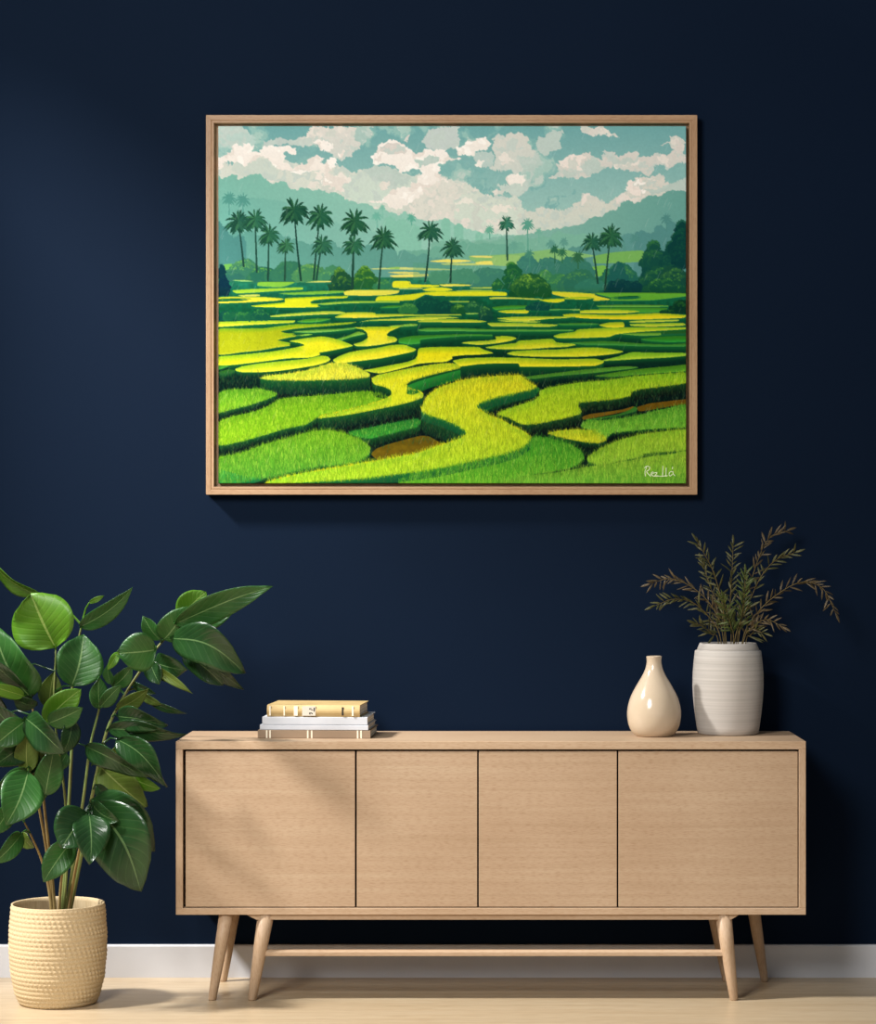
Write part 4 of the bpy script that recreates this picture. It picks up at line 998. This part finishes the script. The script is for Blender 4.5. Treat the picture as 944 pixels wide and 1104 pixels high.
def leafmat(name, c1, c2, vein, rough=0.32, trans=0.25):
    m = M(name, c1, rough, 0.5)
    uv = m.N.new('ShaderNodeUVMap'); sx = m.N.new('ShaderNodeSeparateXYZ'); m.L.new(uv.outputs[0], sx.inputs[0])
    def math_(op, a, b=None, c=None):
        n = m.N.new('ShaderNodeMath'); n.operation = op
        for i, v in enumerate((a, b, c)):
            if v is None: continue
            if hasattr(v, 'is_linked'): m.L.new(v, n.inputs[i])
            else: n.inputs[i].default_value = v
        return n.outputs[0]
    s = math_('ABSOLUTE', math_('SUBTRACT', sx.outputs[1], 0.5))          # 0 at the midrib .. 0.5 at the edge
    rib = math_('LESS_THAN', s, 0.018)
    ph = math_('SUBTRACT', math_('MULTIPLY', sx.outputs[0], 9.0), math_('MULTIPLY', s, 5.0))
    sv = math_('PINGPONG', ph, 0.5)                                       # side veins slanting to the tip
    vein_f = math_('LESS_THAN', sv, 0.045)
    n = m.noise(m.coords((1, 1, 1)), 14, 3)
    base = m.ramp(n, ((0.3, c2), (0.7, c1)))
    base = m.mix(math_('MULTIPLY', vein_f, 0.13), base, vein)
    base = m.mix(math_('MULTIPLY', rib, 0.8), base, vein)
    m.base(base)
    m.bump(math_('MINIMUM', sv, 0.25), 0.32, 0.004)
    tr = m.N.new('ShaderNodeBsdfTranslucent'); m.L.new(base, tr.inputs[0])
    mx = m.N.new('ShaderNodeMixShader'); mx.inputs[0].default_value = trans
    out = m.N['Material Output']
    m.L.new(m.b.outputs[0], mx.inputs[1]); m.L.new(tr.outputs[0], mx.inputs[2]); m.L.new(mx.outputs[0], out.inputs[0])
    return m.m
LM = {'b': leafmat('bright_leaf', (96, 142, 34), (76, 124, 26), (160, 186, 96), 0.42, 0.3),
      'm': leafmat('green_leaf_blade', (54, 104, 42), (36, 80, 30), (120, 152, 94), 0.38, 0.2),
      'd': leafmat('dark_leaf', (34, 68, 30), (22, 50, 22), (92, 120, 74), 0.28, 0.15),
      'o': leafmat('olive_leaf_blade', (104, 124, 46), (82, 104, 36), (150, 160, 90), 0.45, 0.35)}
mstem = M('plant_stem', (128, 140, 72), 0.55, 0.3); mstem.base(mstem.ramp(mstem.noise(mstem.coords((8,8,8)), 2, 3), ((0.35,(112,112,60)),(0.65,(112,130,70)))))
mstemb = M('woody_stem', (160, 122, 72), 0.65, 0.25); mstemb.base(mstemb.ramp(mstemb.noise(mstemb.coords((8,8,8)), 2, 3), ((0.35,(122,100,60)),(0.65,(160,138,88)))))

STEMS = [
 ([(60,988),(56,945),(50,890),(44,835),(39,790),(34,756)], [-.41,-.42,-.44,-.47,-.49,-.50], 2.3, 'b'),
 ([(66,988),(70,935),(74,870),(78,790),(78,740),(84,695),(88,674)], [-.40,-.39,-.37,-.35,-.34,-.34,-.34], 2.6, 'g'),
 ([(70,988),(80,925),(90,860),(97,806),(105,772),(110,752)], [-.40,-.40,-.40,-.40,-.40,-.40], 2.4, 'g'),
 ([(74,988),(86,930),(99,860),(113,795),(127,762),(148,728),(168,700),(182,684)], [-.40,-.40,-.40,-.40,-.40,-.39,-.38,-.37], 2.6, 'g'),
 ([(57,988),(52,955),(44,925),(33,900),(26,886)], [-.43,-.45,-.48,-.51,-.53], 2.0, 'b'),
 ([(72,988),(80,945),(88,905),(95,876)], [-.45,-.48,-.51,-.53], 2.3, 'b'),
 ([(63,988),(66,950),(70,925),(76,906)], [-.45,-.48,-.51,-.54], 2.0, 'b'),
 ([(56,988),(52,930),(42,870),(34,830),(29,800),(26,775)], [-.42,-.46,-.50,-.53,-.55,-.56], 2.2, 'b'),
 ([(68,988),(72,930),(70,860),(62,800),(58,760),(60,700)], [-.42,-.43,-.44,-.45,-.46,-.46], 2.0, 'g'),
]
stem_pts = []
for pts, ys, r, kind in STEMS:
    P3 = [pix(px, py, y) - po for (px, py), y in zip(pts, ys)]
    P3[0].z = (HB-16)*kp
    rr = math.hypot(P3[0].x, P3[0].y)
    S = [Vector(q) for q in spline([tuple(q) for q in P3], 8)]
    stem_pts += S[8:]
    n = len(S); bm = bmesh.new()
    tube(bm, S, [0.86*r*kp*(1.0-0.55*i/(n-1)) for i in range(n)], 10)
    obj('stem', bm, mstem.m if kind == 'g' else mstemb.m, plant, True)

# leaf: base px, tip px, width px, roll, depth base, depth tip, bow, fold, tone
LEAVES = [
 (46,643, -10,606, 24, 50, -.42,-.46, .06, .25, 'b'),
 (60,698, 33,640, 72, 8, -.47,-.50, .05, .10, 'b'),
 (86,676, 143,633, 23, 25, -.34,-.40, .05, .30, 'm'),
 (88,677, 130,658, 17, 10, -.34,-.36, .06, .15, 'b'),
 (77,740, 90,684, 52, 12, -.42,-.40, .06, .28, 'm'),
 (34,752, -6,676, 64, 18, -.54,-.60, .10, .18, 'm'),
 (30,744, -14,708, 30, 45, -.55,-.64, .05, .25, 'd'),
 (26,750, -12,738, 18, 25, -.56,-.62, .06, .20, 'b'),
 (52,764, 58,724, 28, 30, -.46,-.44, .05, .20, 'o'),
 (48,779, 87,743, 30, 15, -.50,-.52, .06, .30, 'b'),
 (52,780, 89,763, 26, 25, -.52,-.54, .06, .20, 'm'),
 (27,774, 70,812, 38, 25, -.58,-.64, .14, .25, 'd', .12),
 (78,776, 66,814, 24, 40, -.50,-.52, .08, .20, 'd'),
 (27,777, -6,804, 30, 20, -.58,-.62, .10, .25, 'm'),
 (30,832, 30,786, 26, 20, -.55,-.56, .06, .20, 'o'),
 (28,829, -8,854, 28, 35, -.58,-.64, .10, .25, 'm'),
 (30,832, 6,890, 46, 18, -.60,-.68, .12, .22, 'm'),
 (12,868, -8,900, 24, 35, -.62,-.66, .08, .20, 'm'),
 (49,858, 58,806, 30, 12, -.52,-.54, .06, .22, 'm'),
 (24,898, -10,932, 22, 30, -.56,-.62, .14, .25, 'm'),
 (22,899, 37,914, 18, 30, -.55,-.56, .12, .20, 'o'),
 (77,906, 47,951, 31, 12, -.55,-.60, .10, .25, 'm'),
 (94,876, 66,915, 50, 12, -.58,-.66, .12, .18, 'd'),
 (96,878, 97,932, 40, -22, -.59,-.66, .10, .18, 'd'),
 (97,866, 152,961, 70, 10, -.52,-.58, .12, .20, 'd', .14),
 (98,862, 166,918, 58, 14, -.48,-.52, .16, .18, 'd', .16),
 (106,824, 158,870, 44, 15, -.40,-.43, .08, .12, 'o'),
 (92,804, 160,838, 30, 35, -.50,-.54, .14, .25, 'd', .14),
 (126,797, 181,848, 36, 25, -.44,-.48, .16, .22, 'd', .20),
 (140,838, 173,850, 17, 20, -.42,-.45, .10, .15, 'b'),
 (116,786, 201,791, 26, 25, -.42,-.46, .16, .25, 'd', .10),
 (126,772, 180,783, 32, 25, -.44,-.48, .18, .20, 'd', .14),
 (158,753, 202,769, 10, 30, -.38,-.40, .08, .20, 'd'),
 (107,764, 106,729, 22, 30, -.44,-.46, .06, .30, 'm'),
 (108,762, 131,738, 17, 25, -.44,-.46, .06, .25, 'm'),
 (126,764, 160,742, 19, 25, -.42,-.44, .08, .25, 'o'),
 (121,740, 143,717, 19, 20, -.42,-.44, .06, .25, 'm'),
 (120,738, 116,716, 14, 30, -.42,-.44, .06, .25, 'm'),
 (168,700, 124,705, 44, 12, -.44,-.48, .10, .16, 'm'),
 (128,703, 116,722, 10, 20, -.48,-.50, .06, .15, 'b'),
 (173,690, 154,664, 19, 20, -.40,-.42, .06, .20, 'm'),
 (176,690, 201,654, 36, 15, -.42,-.46, .06, .25, 'm'),
 (194,668, 222,638, 32, 10, -.36,-.36, .05, .12, 'b'),
 (188,672, 294,632, 32, 22, -.46,-.53, .06, .35, 'm', .04),
 (194,672, 257,652, 28, 10, -.40,-.43, .02, .20, 'm'),
 (184,688, 264,726, 46, 16, -.44,-.50, .20, .18, 'd', .20),
 (166,714, 202,722, 32, 20, -.40,-.43, .12, .20, 'd'),
 (198,704, 241,739, 28, 20, -.38,-.42, .12, .22, 'd', .10),
 (200,703, 263,743, 24, 30, -.34,-.36, .14, .22, 'd', .12),
 (164,716, 208,748, 11, 20, -.42,-.45, .08, .20, 'o'),
 (162,714, 172,738, 22, 20, -.42,-.44, .08, .20, 'd'),
 (32,796, -10,758, 36, 25, -.52,-.56, .08, .20, 'd'),
 (30,800, -8,826, 30, 30, -.54,-.60, .08, .20, 'd'),
 (36,808, 22,838, 24, 30, -.52,-.54, .08, .20, 'd'),
 (40,760, 14,752, 20, 30, -.52,-.56, .08, .20, 'd'),
 (38,790, 4,786, 24, 30, -.50,-.54, .08, .25, 'd'),
 (44,836, 20,812, 22, 25, -.49,-.52, .08, .25, 'd'),
 (50,800, 44,832, 18, 35, -.47,-.48, .10, .25, 'o'),
 (12,812, -10,792, 26, 20, -.50,-.54, .08, .25, 'm'),
 (20,720, -8,700, 24, 40, -.48,-.52, .06, .25, 'd'),
 (58,830, 46,802, 16, 30, -.45,-.46, .08, .25, 'd'),
 (72,812, 58,834, 16, 30, -.42,-.44, .10, .2, 'm'),
 (112,800, 98,826, 14, 40, -.40,-.42, .10, .2, 'd'),
 (122,816, 150,836, 18, 35, -.38,-.40, .12, .2, 'd'),
 (108,826, 132,800, 16, 40, -.38,-.40, .10, .2, 'o'),
 (100,866, 128,886, 26, 25, -.56,-.60, .14, .2, 'd'),
 (104,846, 126,862, 20, 30, -.44,-.46, .12, .2, 'd'),
 (142,736, 168,748, 13, 30, -.38,-.40, .10, .2, 'd'),
 (150,744, 176,760, 11, 30, -.38,-.40, .10, .2, 'o'),
 (188,676, 214,664, 18, 30, -.36,-.38, .06, .2, 'd'),
 (96,650, 112,642, 6, 20, -.38,-.39, .06, .2, 'b'),
 (4,770, -12,742, 22, 20, -.48,-.52, .06, .2, 'd'),
 (34,870, 52,846, 14, 30, -.50,-.48, .08, .2, 'm'),
]
rl = random.Random(11)
def leaf(bx_, by_, tx, ty, wpx, roll, y0, y1, bow, fold, tone, arc=None):
    B = pix(bx_, by_, y0) - po; T = pix(tx, ty, y1) - po
    a = T - B; ln = a.length; a.normalize()
    view = Vector((0, 1, 0))
    s = a.cross(view).normalized()
    s = Matrix.Rotation(R(roll if s.z >= 0 else -roll), 3, a) @ s
    n = s.cross(a).normalized()
    if n.y > 0: n = -n                                   # upper face towards the room
    wd = wpx*kp; nu, nv = 16, 10
    bm = bmesh.new(); uvl = bm.loops.layers.uv.new('UVMap'); grid = []
    ph = rl.uniform(0, 6); amp = rl.uniform(0.02, 0.05)*wd
    skew = rl.uniform(-0.05, 0.05) if arc is None else arc; twist = R(rl.uniform(-28, 28)); pw = rl.uniform(0.74, 1.02) if tone != 'b' else 0.72; s0, n0 = s.copy(), n.copy(); wv2 = rl.uniform(0.03, 0.07)*wd
    for i in range(nu+1):
        t = i/nu
        tp = 0.62/(0.62+pw)
        wv = (t**0.62) * ((1-t)**pw) / ((tp**0.62)*((1-tp)**pw))
        rt = Matrix.Rotation(twist*(t-0.45), 3, a); s = rt @ s0; n = rt @ n0
        if t > 0.86: wv *= 0.9
        wv = max(wv, 0.012)
        c_ = B + a*ln*t + n*(bow*ln*4*t*(1-t)) + s0*(skew*ln*math.sin(math.pi*t))
        row = []
        for j in range(nv+1):
            v = j/nv*2-1
            off_ = n*(fold*wd*0.5*wv*abs(v)**1.3*0.9 + (amp*math.sin(ph + 9*t + (2 if v > 0 else 0)) + wv2*math.sin(ph*2 + 5*t*(1.3 if v > 0 else 1)))*v*v)
            row.append(bm.verts.new(c_ + s*(v*wd*0.5*wv) + off_))
        grid.append(row)
    for i in range(nu):
        for j in range(nv):
            f = bm.faces.new((grid[i][j], grid[i][j+1], grid[i+1][j+1], grid[i+1][j]))
            for lp, (u, v) in zip(f.loops, ((i,j),(i,j+1),(i+1,j+1),(i+1,j))): lp[uvl].uv = (u/nu, v/nv)
    # leaf stalk to the nearest stem
    q = min(stem_pts, key=lambda p_: (p_-B).length + (0.02 if p_.z > B.z else 0))
    if (q-B).length > 0.004:
        midp = q.lerp(B, 0.55) + Vector((0, 0, 0.15*(q-B).length))
        tube(bm, [q, midp, B, B + a*ln*0.06 + n*(bow*ln*0.2)], [1.5*kp*0.8, 1.2*kp*0.8, 1.0*kp*0.8, 0.4*kp], 7)
    me = bpy.data.meshes.new('leaf'); bm.to_mesh(me); bm.free()
    o = link('leaf', me, LM[tone], plant, True)
    so = o.modifiers.new('thickness', 'SOLIDIFY'); so.thickness = 0.0007
for L_ in LEAVES: leaf(*L_)
